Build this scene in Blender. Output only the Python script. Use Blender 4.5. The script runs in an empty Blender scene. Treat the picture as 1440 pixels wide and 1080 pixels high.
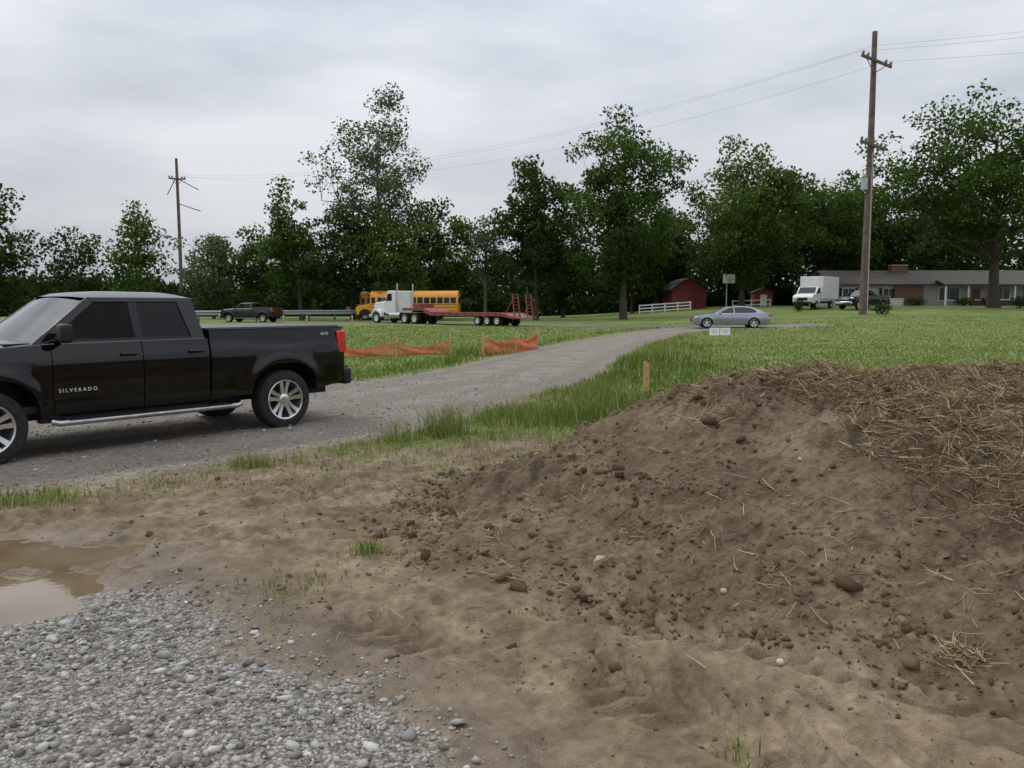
import bpy, math, random, bmesh
import numpy as np
from mathutils import Vector, Matrix
rng=np.random.default_rng(7); random.seed(7)
RAD=math.radians
scene=bpy.context.scene
scene.view_settings.view_transform='Standard'
scene.view_settings.look='None'
scene.view_settings.exposure=0
COL=scene.collection

# ------------------------------------------------------------------ materials
def newmat(name):
    m=bpy.data.materials.new(name); m.use_nodes=True
    nt=m.node_tree; b=nt.nodes['Principled BSDF']
    return m,nt,b
def N(nt,t,**k):
    n=nt.nodes.new(t)
    for a,v in k.items(): setattr(n,a,v)
    return n
def setin(n,**k):
    for a,v in k.items(): n.inputs[a].default_value=v
def ramp(nt,fac,stops):
    r=N(nt,'ShaderNodeValToRGB'); e=r.color_ramp.elements
    e[0].position=stops[0][0]; e[0].color=(*stops[0][1],1)
    e[1].position=stops[-1][0]; e[1].color=(*stops[-1][1],1)
    for p,c in stops[1:-1]:
        x=e.new(p); x.color=(*c,1)
    nt.links.new(fac,r.inputs[0]); return r.outputs[0]
def noise(nt,vec,scale,detail=4,rough=.55):
    n=N(nt,'ShaderNodeTexNoise'); n.inputs['Scale'].default_value=scale
    n.inputs['Detail'].default_value=detail; n.inputs['Roughness'].default_value=rough
    if vec is not None: nt.links.new(vec,n.inputs['Vector'])
    return n.outputs['Fac']
def mixc(nt,fac,a,b,mode='MIX'):
    m=N(nt,'ShaderNodeMix',data_type='RGBA',blend_type=mode)
    for v,i in ((fac,0),(a,6),(b,7)):
        if hasattr(v,'links'): nt.links.new(v,m.inputs[i])
        elif i==0: m.inputs[0].default_value=v
        else: m.inputs[i].default_value=(*v,1)
    return m.outputs[2]
def math_(nt,op,a,b=0.0,clamp=False):
    m=N(nt,'ShaderNodeMath',operation=op); m.use_clamp=clamp
    for v,i in ((a,0),(b,1)):
        if hasattr(v,'links'): nt.links.new(v,m.inputs[i])
        else: m.inputs[i].default_value=v
    return m.outputs[0]
def simple(name,col,rough=.6,metal=0,var=.15,scale=8,coat=0,bump=0,bscale=40,spec=.5):
    m,nt,b=newmat(name)
    tc=N(nt,'ShaderNodeTexCoord').outputs['Object']
    f=noise(nt,tc,scale,4)
    lo=tuple(c*(1-var) for c in col); hi=tuple(min(1,c*(1+var)) for c in col)
    nt.links.new(ramp(nt,f,[(.3,lo),(.7,hi)]),b.inputs['Base Color'])
    setin(b,Roughness=rough,Metallic=metal)
    b.inputs['Coat Weight'].default_value=coat
    b.inputs['Coat Roughness'].default_value=.04
    b.inputs['Specular IOR Level'].default_value=spec
    if bump:
        bp=N(nt,'ShaderNodeBump'); bp.inputs['Strength'].default_value=bump; bp.inputs['Distance'].default_value=.02
        nt.links.new(noise(nt,tc,bscale,4),bp.inputs['Height']); nt.links.new(bp.outputs[0],b.inputs['Normal'])
    return m
def shademat(name,stops,rough=.8,transl=0,noise_amt=.0,nscale=60,bump=0):
    m,nt,b=newmat(name); nt.nodes.remove(b)
    at=N(nt,'ShaderNodeAttribute',attribute_name='shade')
    c=ramp(nt,at.outputs['Fac'],stops)
    if noise_amt:
        g=N(nt,'ShaderNodeNewGeometry').outputs['Position']
        nn=noise(nt,g,nscale,2)
        mm=math_(nt,'MULTIPLY_ADD',nn,noise_amt*2); mm.node.inputs[2].default_value=1-noise_amt
        c=mixc(nt,1.0,c,mm,'MULTIPLY')
    d=N(nt,'ShaderNodeBsdfDiffuse'); nt.links.new(c,d.inputs[0]); o=d.outputs[0]
    if transl:
        t=N(nt,'ShaderNodeBsdfTranslucent'); nt.links.new(c,t.inputs[0])
        ms=N(nt,'ShaderNodeMixShader'); ms.inputs[0].default_value=transl
        nt.links.new(o,ms.inputs[1]); nt.links.new(t.outputs[0],ms.inputs[2]); o=ms.outputs[0]
    nt.links.new(o,nt.nodes['Material Output'].inputs[0])
    return m
def glassmat(name,tint,refl=1.0,ior=1.5):
    m,nt,b=newmat(name); nt.nodes.remove(b)
    t=N(nt,'ShaderNodeBsdfTransparent'); t.inputs[0].default_value=(*tint,1)
    g=N(nt,'ShaderNodeBsdfGlossy'); g.inputs['Roughness'].default_value=.02; g.inputs[0].default_value=(refl,refl,refl,1)
    f=N(nt,'ShaderNodeFresnel'); f.inputs[0].default_value=ior
    ms=N(nt,'ShaderNodeMixShader')
    nt.links.new(f.outputs[0],ms.inputs[0]); nt.links.new(t.outputs[0],ms.inputs[1]); nt.links.new(g.outputs[0],ms.inputs[2])
    nt.links.new(ms.outputs[0],nt.nodes['Material Output'].inputs[0]); return m

M={}
M['black_paint']=simple('black_paint',(.003,.003,.0035),.06,0,.1,3,0,spec=.5)
M['dark_blue_paint']=simple('dark_blue_paint',(.014,.016,.02),.25,0,.1,3,.2)
M['silver_paint']=simple('silver_paint',(.30,.32,.37),.28,.6,.05,3,.8)
M['white_paint']=simple('white_paint',(.66,.66,.64),.35,0,.08,2,.3)
M['bus_yellow']=simple('bus_yellow',(.75,.33,.02),.4,0,.08,2,.2)
M['red_steel']=simple('red_steel',(.20,.045,.03),.6,0,.3,3)
M['deck_wood']=simple('deck_wood',(.2,.12,.08),.8,0,.3,4)
M['plastic']=simple('black_plastic',(.010,.010,.011),.55,0,.2,10,spec=.35)
M['rubber']=simple('tire_rubber',(.024,.022,.02),.85,0,.4,14,0,.3,80,.3)
M['chrome']=simple('chrome',(.62,.63,.65),.12,1,.03,6)
M['step_metal']=simple('step_metal',(.40,.40,.40),.3,.9,.25,12)
M['alloy']=simple('alloy',(.62,.63,.65),.2,.9,.06,6)
M['darkmetal']=simple('dark_metal',(.02,.02,.022),.6,.4,.3,8)
M['taillight']=simple('taillight_red',(.6,.010,.012),.15,0,.1,20,1)
M['lens']=simple('clear_lens',(.6,.6,.6),.08,.3,.1,20,1)
M['interior']=simple('interior_cloth',(.02,.019,.019),.85,0,.2,20)
M['dark_glass']=simple('dark_glass',(.008,.01,.012),.04,0,.1,4,0)
M['tint_glass']=glassmat('tinted_glass',(.03,.033,.035),.8,1.38)
M['clear_glass']=glassmat('clear_glass',(.42,.44,.43),.6,1.28)
M['windshield']=glassmat('windshield_glass',(.50,.56,.55),1.0,2.1)
M['skin']=simple('skin',(.42,.25,.18),.55,0,.1,20)
M['hair']=simple('hair',(.03,.02,.015),.8,0,.3,40)
M['shirt']=simple('shirt_cloth',(.12,.13,.16),.9,0,.2,20)
M['white_letter']=simple('badge_metal',(.7,.7,.7),.3,.3,.02,4)
M['pole_wood']=simple('pole_wood',(.125,.088,.068),.9,0,.4,2.5,0,.4,30)
M['stake_wood']=simple('stake_wood',(.46,.29,.14),.85,0,.25,20,0,.3,60)
M['insulator']=simple('insulator',(.18,.14,.12),.4,0,.1,6)
M['grey_metal']=simple('grey_metal',(.4,.42,.44),.45,.4,.1,5)
M['guard_steel']=simple('galvanised_steel',(.30,.31,.31),.5,.3,.15,5)
M['wire']=simple('wire',(.26,.26,.28),.6,.3,.1,5)
M['brick']=simple('brick',(.17,.095,.07),.9,0,.3,18)
M['siding']=simple('siding',(.38,.38,.35),.7,0,.12,3)
M['roof']=simple('roof_shingles',(.068,.058,.052),.9,0,.3,3)
M['barn_red']=simple('barn_red',(.19,.035,.03),.75,0,.25,3)
M['white_trim']=simple('white_trim',(.70,.70,.68),.6,0,.05,4)
M['bark']=simple('bark',(.06,.048,.038),.95,0,.35,5,0,.5,20)
M['bark_light']=simple('bark_light',(.13,.12,.10),.95,0,.35,5,0,.5,20)
M['sign']=simple('sign_white',(.8,.82,.84),.5,0,.02,4)
M['cover']=simple('cover_vinyl',(.03,.031,.033),.4,0,.1,5)
M['lens_dark']=simple('lens_dark',(.3,.04,.04),.1,0,.1,5,1)
M['print']=simple('print',(.2,.3,.45),.6,0,.1,5)

# ------------------------------------------------------------------ mesh helpers
def link(o,parent=None):
    COL.objects.link(o)
    if parent is not None: o.parent=parent
    return o
def empty(name,loc=(0,0,0),rz=0):
    e=bpy.data.objects.new(name,None); e.location=loc; e.rotation_euler=(0,0,rz); e.empty_display_size=.3
    COL.objects.link(e); return e
def smooth(me,ang=35):
    me.polygons.foreach_set('use_smooth',[True]*len(me.polygons))
    try: me.set_sharp_from_angle(angle=RAD(ang))
    except Exception: pass
def mesh(name,vs,fs,mat,parent=None,sm=None,bevel=0):
    me=bpy.data.meshes.new(name); me.from_pydata([tuple(v) for v in vs],[],[tuple(f) for f in fs])
    me.materials.append(mat); me.update()
    if sm: smooth(me,sm)
    o=bpy.data.objects.new(name,me); link(o,parent)
    if bevel:
        b=o.modifiers.new('bevel','BEVEL'); b.width=bevel; b.segments=3; b.limit_method='ANGLE'; b.angle_limit=RAD(35)
        smooth(me,35)
    return o
def fixn(o):
    bm=bmesh.new(); bm.from_mesh(o.data); bmesh.ops.recalc_face_normals(bm,faces=bm.faces); bm.to_mesh(o.data); bm.free(); return o
def fast(name,V,F,mat,attrs=None,parent=None,sm=False):
    V=np.asarray(V,dtype=np.float32); F=np.asarray(F,dtype=np.int32)
    me=bpy.data.meshes.new(name); me.vertices.add(len(V)); me.vertices.foreach_set('co',V.ravel())
    k=F.shape[1]; me.loops.add(F.size); me.loops.foreach_set('vertex_index',F.ravel())
    me.polygons.add(len(F)); me.polygons.foreach_set('loop_start',np.arange(len(F),dtype=np.int32)*k)
    me.update(calc_edges=True)
    for a,v in (attrs or {}).items():
        at=me.attributes.new(a,'FLOAT','POINT'); at.data.foreach_set('value',np.asarray(v,dtype=np.float32))
    if sm: me.polygons.foreach_set('use_smooth',np.ones(len(F),dtype=bool))
    me.materials.append(mat); me.update()
    o=bpy.data.objects.new(name,me); return link(o,parent)
def box(name,c,s,mat,parent=None,rot=(0,0,0),bevel=0):
    x,y,z=s[0]/2,s[1]/2,s[2]/2
    vs=[(a*x,b*y,d*z) for a in(-1,1) for b in(-1,1) for d in(-1,1)]
    fs=[(0,1,3,2),(4,6,7,5),(0,4,5,1),(2,3,7,6),(0,2,6,4),(1,5,7,3)]
    o=mesh(name,vs,fs,mat,parent,bevel=bevel); o.location=c; o.rotation_euler=rot; return o
def tube_data(pts,rad,n=8):
    vs=[];fs=[]; P=[Vector(p) for p in pts]
    for i,p in enumerate(P):
        t=(P[min(i+1,len(P)-1)]-P[max(i-1,0)]).normalized()
        a=t.orthogonal().normalized() if i==0 else (a-t*a.dot(t)).normalized()
        b=t.cross(a)
        for k in range(n):
            th=2*math.pi*k/n; vs.append(tuple(p+(a*math.cos(th)+b*math.sin(th))*rad[i]))
    for i in range(len(P)-1):
        for k in range(n):
            k2=(k+1)%n; fs.append((i*n+k,i*n+k2,(i+1)*n+k2,(i+1)*n+k))
    return vs,fs
def tube(name,pts,rad,mat,parent=None,n=10,cap=True):
    if not hasattr(rad,'__len__'): rad=[rad]*len(pts)
    vs,fs=tube_data(pts,rad,n)
    if cap:
        fs=list(fs)+[tuple(range(n))[::-1],tuple(range(len(vs)-n,len(vs)))]
    return mesh(name,vs,fs,mat,parent,sm=40)
def join_data(parts):
    V=[];F=[];o=0
    for v,f in parts:
        V+=list(v); F+=[tuple(i+o for i in q) for q in f]; o+=len(v)
    return V,F
def prism_y(name,poly,y0,y1,mat,parent=None,bevel=0):
    n=len(poly); vs=[(p[0],y0,p[1]) for p in poly]+[(p[0],y1,p[1]) for p in poly]
    fs=[tuple(range(n)),tuple(range(2*n-1,n-1,-1))]+[(i,i+n,(i+1)%n+n,(i+1)%n) for i in range(n)]
    return fixn(mesh(name,vs,fs,mat,parent,bevel=bevel))
def revolve_y(name,prof,mat,parent=None,n=40,loc=(0,0,0),sm=30):
    vs=[];fs=[];m=len(prof)
    for i in range(n):
        a=2*math.pi*i/n
        for r,y in prof: vs.append((r*math.cos(a),y,r*math.sin(a)))
    for i in range(n):
        j=(i+1)%n
        for k in range(m-1): fs.append((i*m+k,i*m+k+1,j*m+k+1,j*m+k))
    o=mesh(name,vs,fs,mat,parent,sm=sm); o.location=loc; return o

# ------------------------------------------------------------------ noise + terrain
def vnoise(x,y,seed=0):
    x=np.asarray(x,float);y=np.asarray(y,float)
    xi=np.floor(x).astype(np.int64); yi=np.floor(y).astype(np.int64); xf=x-xi; yf=y-yi
    u=xf*xf*(3-2*xf); v=yf*yf*(3-2*yf)
    def h(a,b):
        n=(a*374761393+b*668265263+seed*974711+12345)&0xffffffff
        n=((n^(n>>13))*1274126177)&0xffffffff; n=n^(n>>16); return (n&0xffff)/65535.
    return (h(xi,yi)*(1-u)+h(xi+1,yi)*u)*(1-v)+(h(xi,yi+1)*(1-u)+h(xi+1,yi+1)*u)*v
def fbm(x,y,o=4,seed=0):
    s=0;a=1;t=0
    for i in range(o):
        xr=x*math.cos(i*.7)-y*math.sin(i*.7); yr=x*math.sin(i*.7)+y*math.cos(i*.7)
        s=s+a*(vnoise(xr*2**i,yr*2**i,seed+i*17)*2-1); t+=a; a*=.5
    return s/t
def sstep(a,b,x):
    t=np.clip((x-a)/(b-a),0,1); return t*t*(3-2*t)
def polyd(x,y,poly):
    d=np.full(np.shape(x),1e9)
    n=len(poly)
    for i in range(n):
        ax,ay=poly[i];bx,by=poly[(i+1)%n]; L=math.hypot(bx-ax,by-ay)
        d=np.minimum(d,((bx-ax)*(y-ay)-(by-ay)*(x-ax))/L)
    return d
def pathd(x,y,pts):
    best=np.full(np.shape(x),-1e9)
    for (ax,ay,aw),(bx,by,bw) in zip(pts[:-1],pts[1:]):
        dx,dy=bx-ax,by-ay; t=np.clip(((x-ax)*dx+(y-ay)*dy)/(dx*dx+dy*dy),0,1)
        best=np.maximum(best,(aw+(bw-aw)*t)-np.hypot(x-ax-dx*t,y-ay-dy*t))
    return best
MOUND=[(-1.15,6.25),(0.6,4.55),(2.4,3.45),(6,2.7),(10,4),(11,9),(8,12),(3.5,11.2),(1.2,9.8),(-.5,7.8)]
LOT=[(-14,-6),(2,-6),(1.5,.9),(-.15,2.8),(-.98,3.7),(-1.6,4.3),(-2.7,4.85),(-5,5.2),(-14,5.5)]
ROAD=[(-30,-20,2.6),(-16,-2.8,2.6),(-10,4.3,2.5),(-6.46,8.6,2.5),(-3.4,12.2,2.5),(-2.3,14.8,2.4),(-.1,19.8,2.15),(1.5,26.4,2.0),(3.8,35,1.9),(7.9,47,1.9),(12,54.0,2.2),(20,55.5,1.9)]
STREET=[(13.5,57.2,1.5),(2,64.8,1.8),(-10.5,76,2.2),(-45,100,2.6),(-140,160,2.6)]
def moundd(x,y):
    return polyd(x+.35*fbm(x*.9,y*.9,3,5),y+.35*fbm(x*.9,y*.9,3,9),MOUND)
TR=((-4.6,5.75,-.4,7.5,.22),(-3.6,5.15,.3,6.5,.2),(-1.1,4.35,2.8,2.0,.26),(-.3,4.6,3.4,2.7,.2),(-2.2,6.7,-.2,8.8,.2))
def H(x,y):
    x=np.asarray(x,float);y=np.asarray(y,float)
    near=1-sstep(14,26,np.hypot(x,y-4))
    md=moundd(x,y); mk=sstep(-.1,.4,md)
    rd=pathd(x,y,ROAD); rk=sstep(-.15,.35,rd); ld=polyd(x,y,LOT)+.25*fbm(x*1.3,y*1.3,3,21); lk=sstep(-.1,.15,ld)
    z=1.7*(.1+.9*sstep(2,34,x))*sstep(30,98,y)+ .5*sstep(100,300,y)
    z=z+.99*sstep(-.15,2.75,md)*(1+.06*fbm(x*.7,y*.7,3,31))-.07*sstep(3.4,5.2,x)*sstep(1.2,2.4,md)
    z=z+.10*np.exp(-((x-1.9)/.8)**2-((y-7.4)/.8)**2)
    rough=(1-.92*rk)*(1-.8*lk)
    z=z+near*rough*((.035+.02*mk)*fbm(x*1.1,y*1.1,3,41)+.027*fbm(x*3.1,y*3.1,3,42))
    rg=1-np.abs(fbm(x*3.3,y*3.3,3,45)); patch=.25+.75*sstep(-.2,.3,fbm(x*1.1,y*1.1,2,46))
    z=z+near*rough*(.015+.055*mk*patch)*(rg**3-.4)
    lumps=np.abs(fbm(x*6.5,y*6.5,4,43))
    z=z+near*rough*(.045+mk*.085*patch)*(lumps-.2)
    z=z+near*rough*(.012+.014*mk*patch)*fbm(x*17,y*17,2,44)
    z=z+mk*.05*sstep(.1,.25,fbm(x*1.7+3,y*1.7,3,47))*sstep(.3,1,md)
    for (ax,ay,bx,by,w) in TR:
        dx,dy=bx-ax,by-ay;L=math.hypot(dx,dy); s=((x-ax)*dx+(y-ay)*dy)/L; q=((x-ax)*dy-(y-ay)*dx)/L+.12*np.sin(s*1.3)
        m=sstep(w+.07,w-.05,np.abs(q))*sstep(-.3,.4,s)*sstep(L+.3,L-.4,s)*(1-mk)*(1-rk)*(1-lk)
        z=z+m*(-.028+.026*np.sin((s+np.abs(q)*.8+.05*fbm(x*3,y*3,2,9))*2*math.pi/.15)*sstep(-.3,.2,fbm(x*1.5,y*1.5,2,66)))
        z=z+.022*np.exp(-((np.abs(q)-w-.07)/.05)**2)*sstep(0,.5,s)*sstep(L,L-.5,s)*(1-mk)*(1-rk)*(1-lk)
    z=z-.04*rk*sstep(.4,.0,np.abs(np.abs(rd-1.35)-.8))*near+.02*rk
    z=z+.04*np.exp(-((ld+.12)/.14)**2)*near*(1-mk)*(1+fbm(x*3,y*3,2,12))
    pd=np.hypot((x+3.75)/1.6,(y-4.85)/1.0)
    z=z-.085*sstep(1.15,.55,pd)+.05*np.exp(-(((x+3.3)*.25+(y-4.82))/.13)**2)*sstep(1.3,.8,pd)*(.8+.5*fbm(x*2,y*2,2,3))
    z=z+lk*near*.006*fbm(x*30,y*30,2,77)
    return z
def grassmask(x,y):
    rd=pathd(x,y,ROAD); md=moundd(x,y); sd=pathd(x,y,STREET); ld=polyd(x,y,LOT)
    n=fbm(x*.9,y*.9,4,51)
    g=sstep(9.3,11.0,y+1.5*n+.25*np.clip(x,-3,3)*-1)
    g=np.maximum(g*sstep(-2.2,-.9,x+.5*n+np.clip(y-10,0,3)), g*(y>14))
    g=np.where((x<-5.5)&(y>9.5),1.0,g)
    e=sstep(-.05,.38,-rd+.36*fbm(x*2.2,y*2.2,3,8))
    g=g*e*sstep(.0,-.35,md+.15*n)*sstep(-.1,.5,-sd+.2*n)*sstep(0,.4,-ld)
    g=g*(1-.6*sstep(.10,.4,fbm(x*1.3,y*1.3,3,99))*(y<17))*(1-.3*sstep(.2,.5,fbm(x*.5,y*.5,3,97)))
    st=np.exp(-((rd+.28)/.16)**2)*sstep(-.25,.15,fbm(x*1.6,y*1.6,3,62))*(y<12)*(x>-7)*sstep(0,.3,-ld)*.85
    sp=.5*sstep(.05,.4,fbm(x*1.7,y*1.7,3,63))*sstep(7.4,9,y)*(rd<-.1)*(x>-3.2)*(x<2)*sstep(.1,-.2,md)
    return np.clip(np.maximum(np.maximum(g,st),sp),0,1)

def axis(segs):
    out=[segs[0][0]]
    for a,b,s0,s1 in segs:
        x=a
        while x<b-1e-6:
            t=(x-a)/(b-a); x=min(b,x+s0+(s1-s0)*t); out.append(x)
    return np.array(out)
pos=axis([(-4.8,5.4,.027,.027),(5.4,12,.05,.3),(12,60,.35,2.0),(60,300,3,30),(300,2500,40,300)])
neg=axis([(4.8,12,.04,.3),(12,60,.35,2.0),(60,300,3,30),(300,2500,40,300)])
X=np.concatenate([-neg[::-1][:-1],pos])
Y=np.concatenate([-axis([(0,20,.6,4),(20,300,8,60),(300,2000,100,400)])[::-1][:-1],axis([(0,2.2,.2,.1),(2.2,7.5,.022,.028),(7.5,12.5,.03,.06),(12.5,30,.08,.3),(30,100,.35,1.5),(100,400,3,30),(400,3000,50,400)])])
GX,GY=np.meshgrid(X,Y)
GZ=H(GX,GY)
nx,ny=len(X),len(Y)
V=np.stack([GX.ravel(),GY.ravel(),GZ.ravel()],1)
ii=np.arange(nx*ny).reshape(ny,nx)
F=np.stack([ii[:-1,:-1].ravel(),ii[:-1,1:].ravel(),ii[1:,1:].ravel(),ii[1:,:-1].ravel()],1)
vx,vy=V[:,0],V[:,1]
rdv=pathd(vx,vy,ROAD); mdv=moundd(vx,vy); ldv=polyd(vx,vy,LOT)+.25*fbm(vx*1.3,vy*1.3,3,21); sdv=pathd(vx,vy,STREET)
A={'grass':grassmask(vx,vy),
   'gravel':np.maximum(sstep(-.3,.3,rdv+.35*fbm(vx*1.7,vy*1.7,4,71)),sstep(-.06,.2,ldv+.12*fbm(vx*6,vy*6,3,72))),
   'asph':sstep(-.3,.1,sdv),'mound':sstep(-.3,.5,mdv),
   'wet':np.clip(np.exp(-((ldv+.15)/.28)**2)+sstep(1.5,.9,np.hypot((vx+3.75)/1.6,(vy-4.85)/1.0)),0,1),
   'road':sstep(-.2,.2,rdv),
   'rut':sstep(-.2,.2,rdv)*sstep(.5,.05,np.abs(np.abs(rdv-1.35)-.8)+.18*fbm(vx*1.2,vy*1.2,3,55))}
def terrain_mat():
    m,nt,b=newmat('terrain')
    g=N(nt,'ShaderNodeNewGeometry').outputs['Position']
    at={k:N(nt,'ShaderNodeAttribute',attribute_name=k).outputs['Fac'] for k in A}
    n1=noise(nt,g,1.1,5,.6); n2=noise(nt,g,14,4,.65); n3=noise(nt,g,90,2); n4=noise(nt,g,4,3,.6)
    dflat=ramp(nt,n1,[(.32,(.115,.082,.048)),(.5,(.178,.134,.084)),(.68,(.245,.193,.128))])
    dm=ramp(nt,n1,[(.3,(.092,.064,.038)),(.55,(.140,.102,.063)),(.75,(.195,.148,.097))])
    dirt=mixc(nt,at['mound'],dflat,dm)
    dirt=mixc(nt,1.0,dirt,ramp(nt,n2,[(.3,(.66,.64,.62)),(.7,(1.27,1.27,1.27))]),'MULTIPLY')
    dirt=mixc(nt,1.0,dirt,ramp(nt,n4,[(.35,(.72,.70,.68)),(.6,(1.1,1.1,1.1))]),'MULTIPLY')
    dirt=mixc(nt,math_(nt,'MULTIPLY',at['wet'],.5),dirt,(.095,.07,.046))
    vo=N(nt,'ShaderNodeTexVoronoi'); vo.inputs['Scale'].default_value=48; nt.links.new(g,vo.inputs['Vector'])
    sep=N(nt,'ShaderNodeSeparateColor'); nt.links.new(vo.outputs['Color'],sep.inputs[0])
    gv=ramp(nt,sep.outputs[0],[(0,(.14,.128,.112)),(.5,(.25,.235,.21)),(1,(.41,.39,.355))])
    gv=mixc(nt,1.0,gv,ramp(nt,vo.outputs['Distance'],[(.35,(1,1,1)),(.8,(.5,.46,.42))]),'MULTIPLY')
    fines=ramp(nt,n1,[(.35,(.165,.137,.108)),(.65,(.265,.232,.195))])
    fines=mixc(nt,math_(nt,'MULTIPLY',at['rut'],.8),fines,(.165,.133,.10))
    gv=mixc(nt,math_(nt,'MULTIPLY',at['road'],.68),gv,fines)
    gv=mixc(nt,1.0,gv,ramp(nt,n2,[(.3,(.75,.75,.74)),(.7,(1.2,1.2,1.2))]),'MULTIPLY')
    c=mixc(nt,at['gravel'],dirt,gv)
    gn=noise(nt,g,.35,4,.6); gn2=noise(nt,g,6,3,.7)
    gc=ramp(nt,gn,[(.3,(.09,.135,.026)),(.5,(.135,.185,.04)),(.72,(.19,.225,.068))])
    gc=mixc(nt,1.0,gc,ramp(nt,gn2,[(.3,(.6,.6,.6)),(.7,(1.2,1.2,1.1))]),'MULTIPLY')
    c=mixc(nt,at['grass'],c,gc)
    c=mixc(nt,at['asph'],c,ramp(nt,n2,[(.3,(.085,.085,.08)),(.7,(.14,.135,.13))]))
    nt.links.new(c,b.inputs['Base Color'])
    rr=math_(nt,'MULTIPLY_ADD',at['wet'],-.42); rr.node.inputs[2].default_value=.88
    nt.links.new(rr,b.inputs['Roughness']); b.inputs['Specular IOR Level'].default_value=.3
    v2=N(nt,'ShaderNodeTexVoronoi'); v2.inputs['Scale'].default_value=17
    wv=N(nt,'ShaderNodeVectorMath',operation='ADD'); nt.links.new(g,wv.inputs[0])
    nv=N(nt,'ShaderNodeTexNoise'); nv.inputs['Scale'].default_value=12; nt.links.new(g,nv.inputs['Vector'])
    sc=N(nt,'ShaderNodeVectorMath',operation='SCALE'); sc.inputs[3].default_value=.09; nt.links.new(nv.outputs['Color'],sc.inputs[0]); nt.links.new(sc.outputs[0],wv.inputs[1]); nt.links.new(wv.outputs[0],v2.inputs['Vector'])
    hgt=math_(nt,'ADD',math_(nt,'MULTIPLY',n2,.65),math_(nt,'MULTIPLY',n3,.28))
    hgt=math_(nt,'SUBTRACT',hgt,math_(nt,'MULTIPLY',math_(nt,'MULTIPLY',vo.outputs['Distance'],at['gravel']),.5))
    hgt=math_(nt,'SUBTRACT',hgt,math_(nt,'MULTIPLY',math_(nt,'MULTIPLY',v2.outputs['Distance'],at['mound']),.75))
    bp=N(nt,'ShaderNodeBump'); bp.inputs['Strength'].default_value=.85; bp.inputs['Distance'].default_value=.035
    nt.links.new(hgt,bp.inputs['Height']); nt.links.new(bp.outputs[0],b.inputs['Normal'])
    return m
TM=terrain_mat()
fr=rdv[F].mean(1);fm=mdv[F].mean(1);fl=ldv[F].mean(1);fs_=sdv[F].mean(1)
cls=np.zeros(len(F),int); cls[fs_>0]=4; cls[fr>0]=2; cls[fl>0]=3; cls[fm>0]=1
for c,nm in ((0,'ground'),(1,'dirt_mound'),(2,'gravel_driveway'),(3,'gravel_lot'),(4,'street')):
    f=F[cls==c]; u,inv=np.unique(f.ravel(),return_inverse=True)
    fast(nm,V[u],inv.reshape(-1,4),TM,{k:v[u] for k,v in A.items()},sm=True)
def hz(x,y): return float(H(np.array([x]),np.array([y]))[0])

def water_mat():
    m,nt,b=newmat('muddy_water'); g=N(nt,'ShaderNodeNewGeometry').outputs['Position']
    nt.links.new(ramp(nt,noise(nt,g,2,3),[(.3,(.12,.085,.048)),(.7,(.19,.14,.085))]),b.inputs['Base Color'])
    setin(b,Roughness=.02); b.inputs['Specular IOR Level'].default_value=.8; b.inputs['IOR'].default_value=1.45
    bp=N(nt,'ShaderNodeBump'); bp.inputs['Strength'].default_value=.04; bp.inputs['Distance'].default_value=.01
    nt.links.new(noise(nt,g,12,2),bp.inputs['Height']); nt.links.new(bp.outputs[0],b.inputs['Normal']); return m
k=64; vs=[(-3.75+1.8*math.cos(2*math.pi*i/k),4.85+1.15*math.sin(2*math.pi*i/k),-.026) for i in range(k)]
mesh('puddle',vs,[tuple(range(k))],water_mat())

# ------------------------------------------------------------------ scatter helpers
def ico():
    t=(1+5**.5)/2
    v=np.array([(-1,t,0),(1,t,0),(-1,-t,0),(1,-t,0),(0,-1,t),(0,1,t),(0,-1,-t),(0,1,-t),(t,0,-1),(t,0,1),(-t,0,-1),(-t,0,1)],float)
    v/=np.linalg.norm(v[0])
    f=np.array([(0,11,5),(0,5,1),(0,1,7),(0,7,10),(0,10,11),(1,5,9),(5,11,4),(11,10,2),(10,7,6),(7,1,8),(3,9,4),(3,4,2),(3,2,6),(3,6,8),(3,8,9),(4,9,5),(2,4,11),(6,2,10),(8,6,7),(9,8,1)])
    return v,f
def rotm(n):
    q=rng.normal(size=(n,4)); q/=np.linalg.norm(q,axis=1)[:,None]; w,x,y,z=q.T
    return np.stack([np.stack([1-2*(y*y+z*z),2*(x*y-z*w),2*(x*z+y*w)],1),np.stack([2*(x*y+z*w),1-2*(x*x+z*z),2*(y*z-x*w)],1),np.stack([2*(x*z-y*w),2*(y*z+x*w),1-2*(x*x+y*y)],1)],1)
def stones(name,x,y,size,mat,embed=.2,flat=.6,sm=False,dist=.28,aniso=.6):
    v,f=ico(); n=len(x)
    B=v[None]*(1+dist*rng.uniform(-1,1,(n,12,1)))
    B=B*np.stack([np.ones(n),rng.uniform(aniso,1,n),rng.uniform(.4,.85,n)],1)[:,None,:]
    B=np.einsum('nij,nkj->nki',rotm(n),B)
    B[:,:,2]*=flat
    B*=size[:,None,None]
    z=H(x,y)+size*flat*(.5-embed)
    B+=np.stack([x,y,z],1)[:,None,:]
    FF=(f[None]+12*np.arange(n)[:,None,None]).reshape(-1,3)
    sh=np.repeat(rng.uniform(0,1,n),12)
    return fast(name,B.reshape(-1,3),FF,mat,{'shade':sh},sm=sm)
STONE=shademat('gravel_stone',[(0,(.12,.11,.098)),(.4,(.21,.198,.178)),(.75,(.30,.283,.255)),(.95,(.40,.38,.345)),(1,(.52,.50,.46))],.85,0,.3,90)
CLOD=shademat('dirt_clod',[(0,(.070,.048,.029)),(.6,(.128,.092,.057)),(1,(.18,.135,.088))],.95,0,.35,60)
PALE=shademat('pale_stone',[(0,(.32,.28,.23)),(1,(.48,.43,.36))],.85,0,.2,60)
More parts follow.
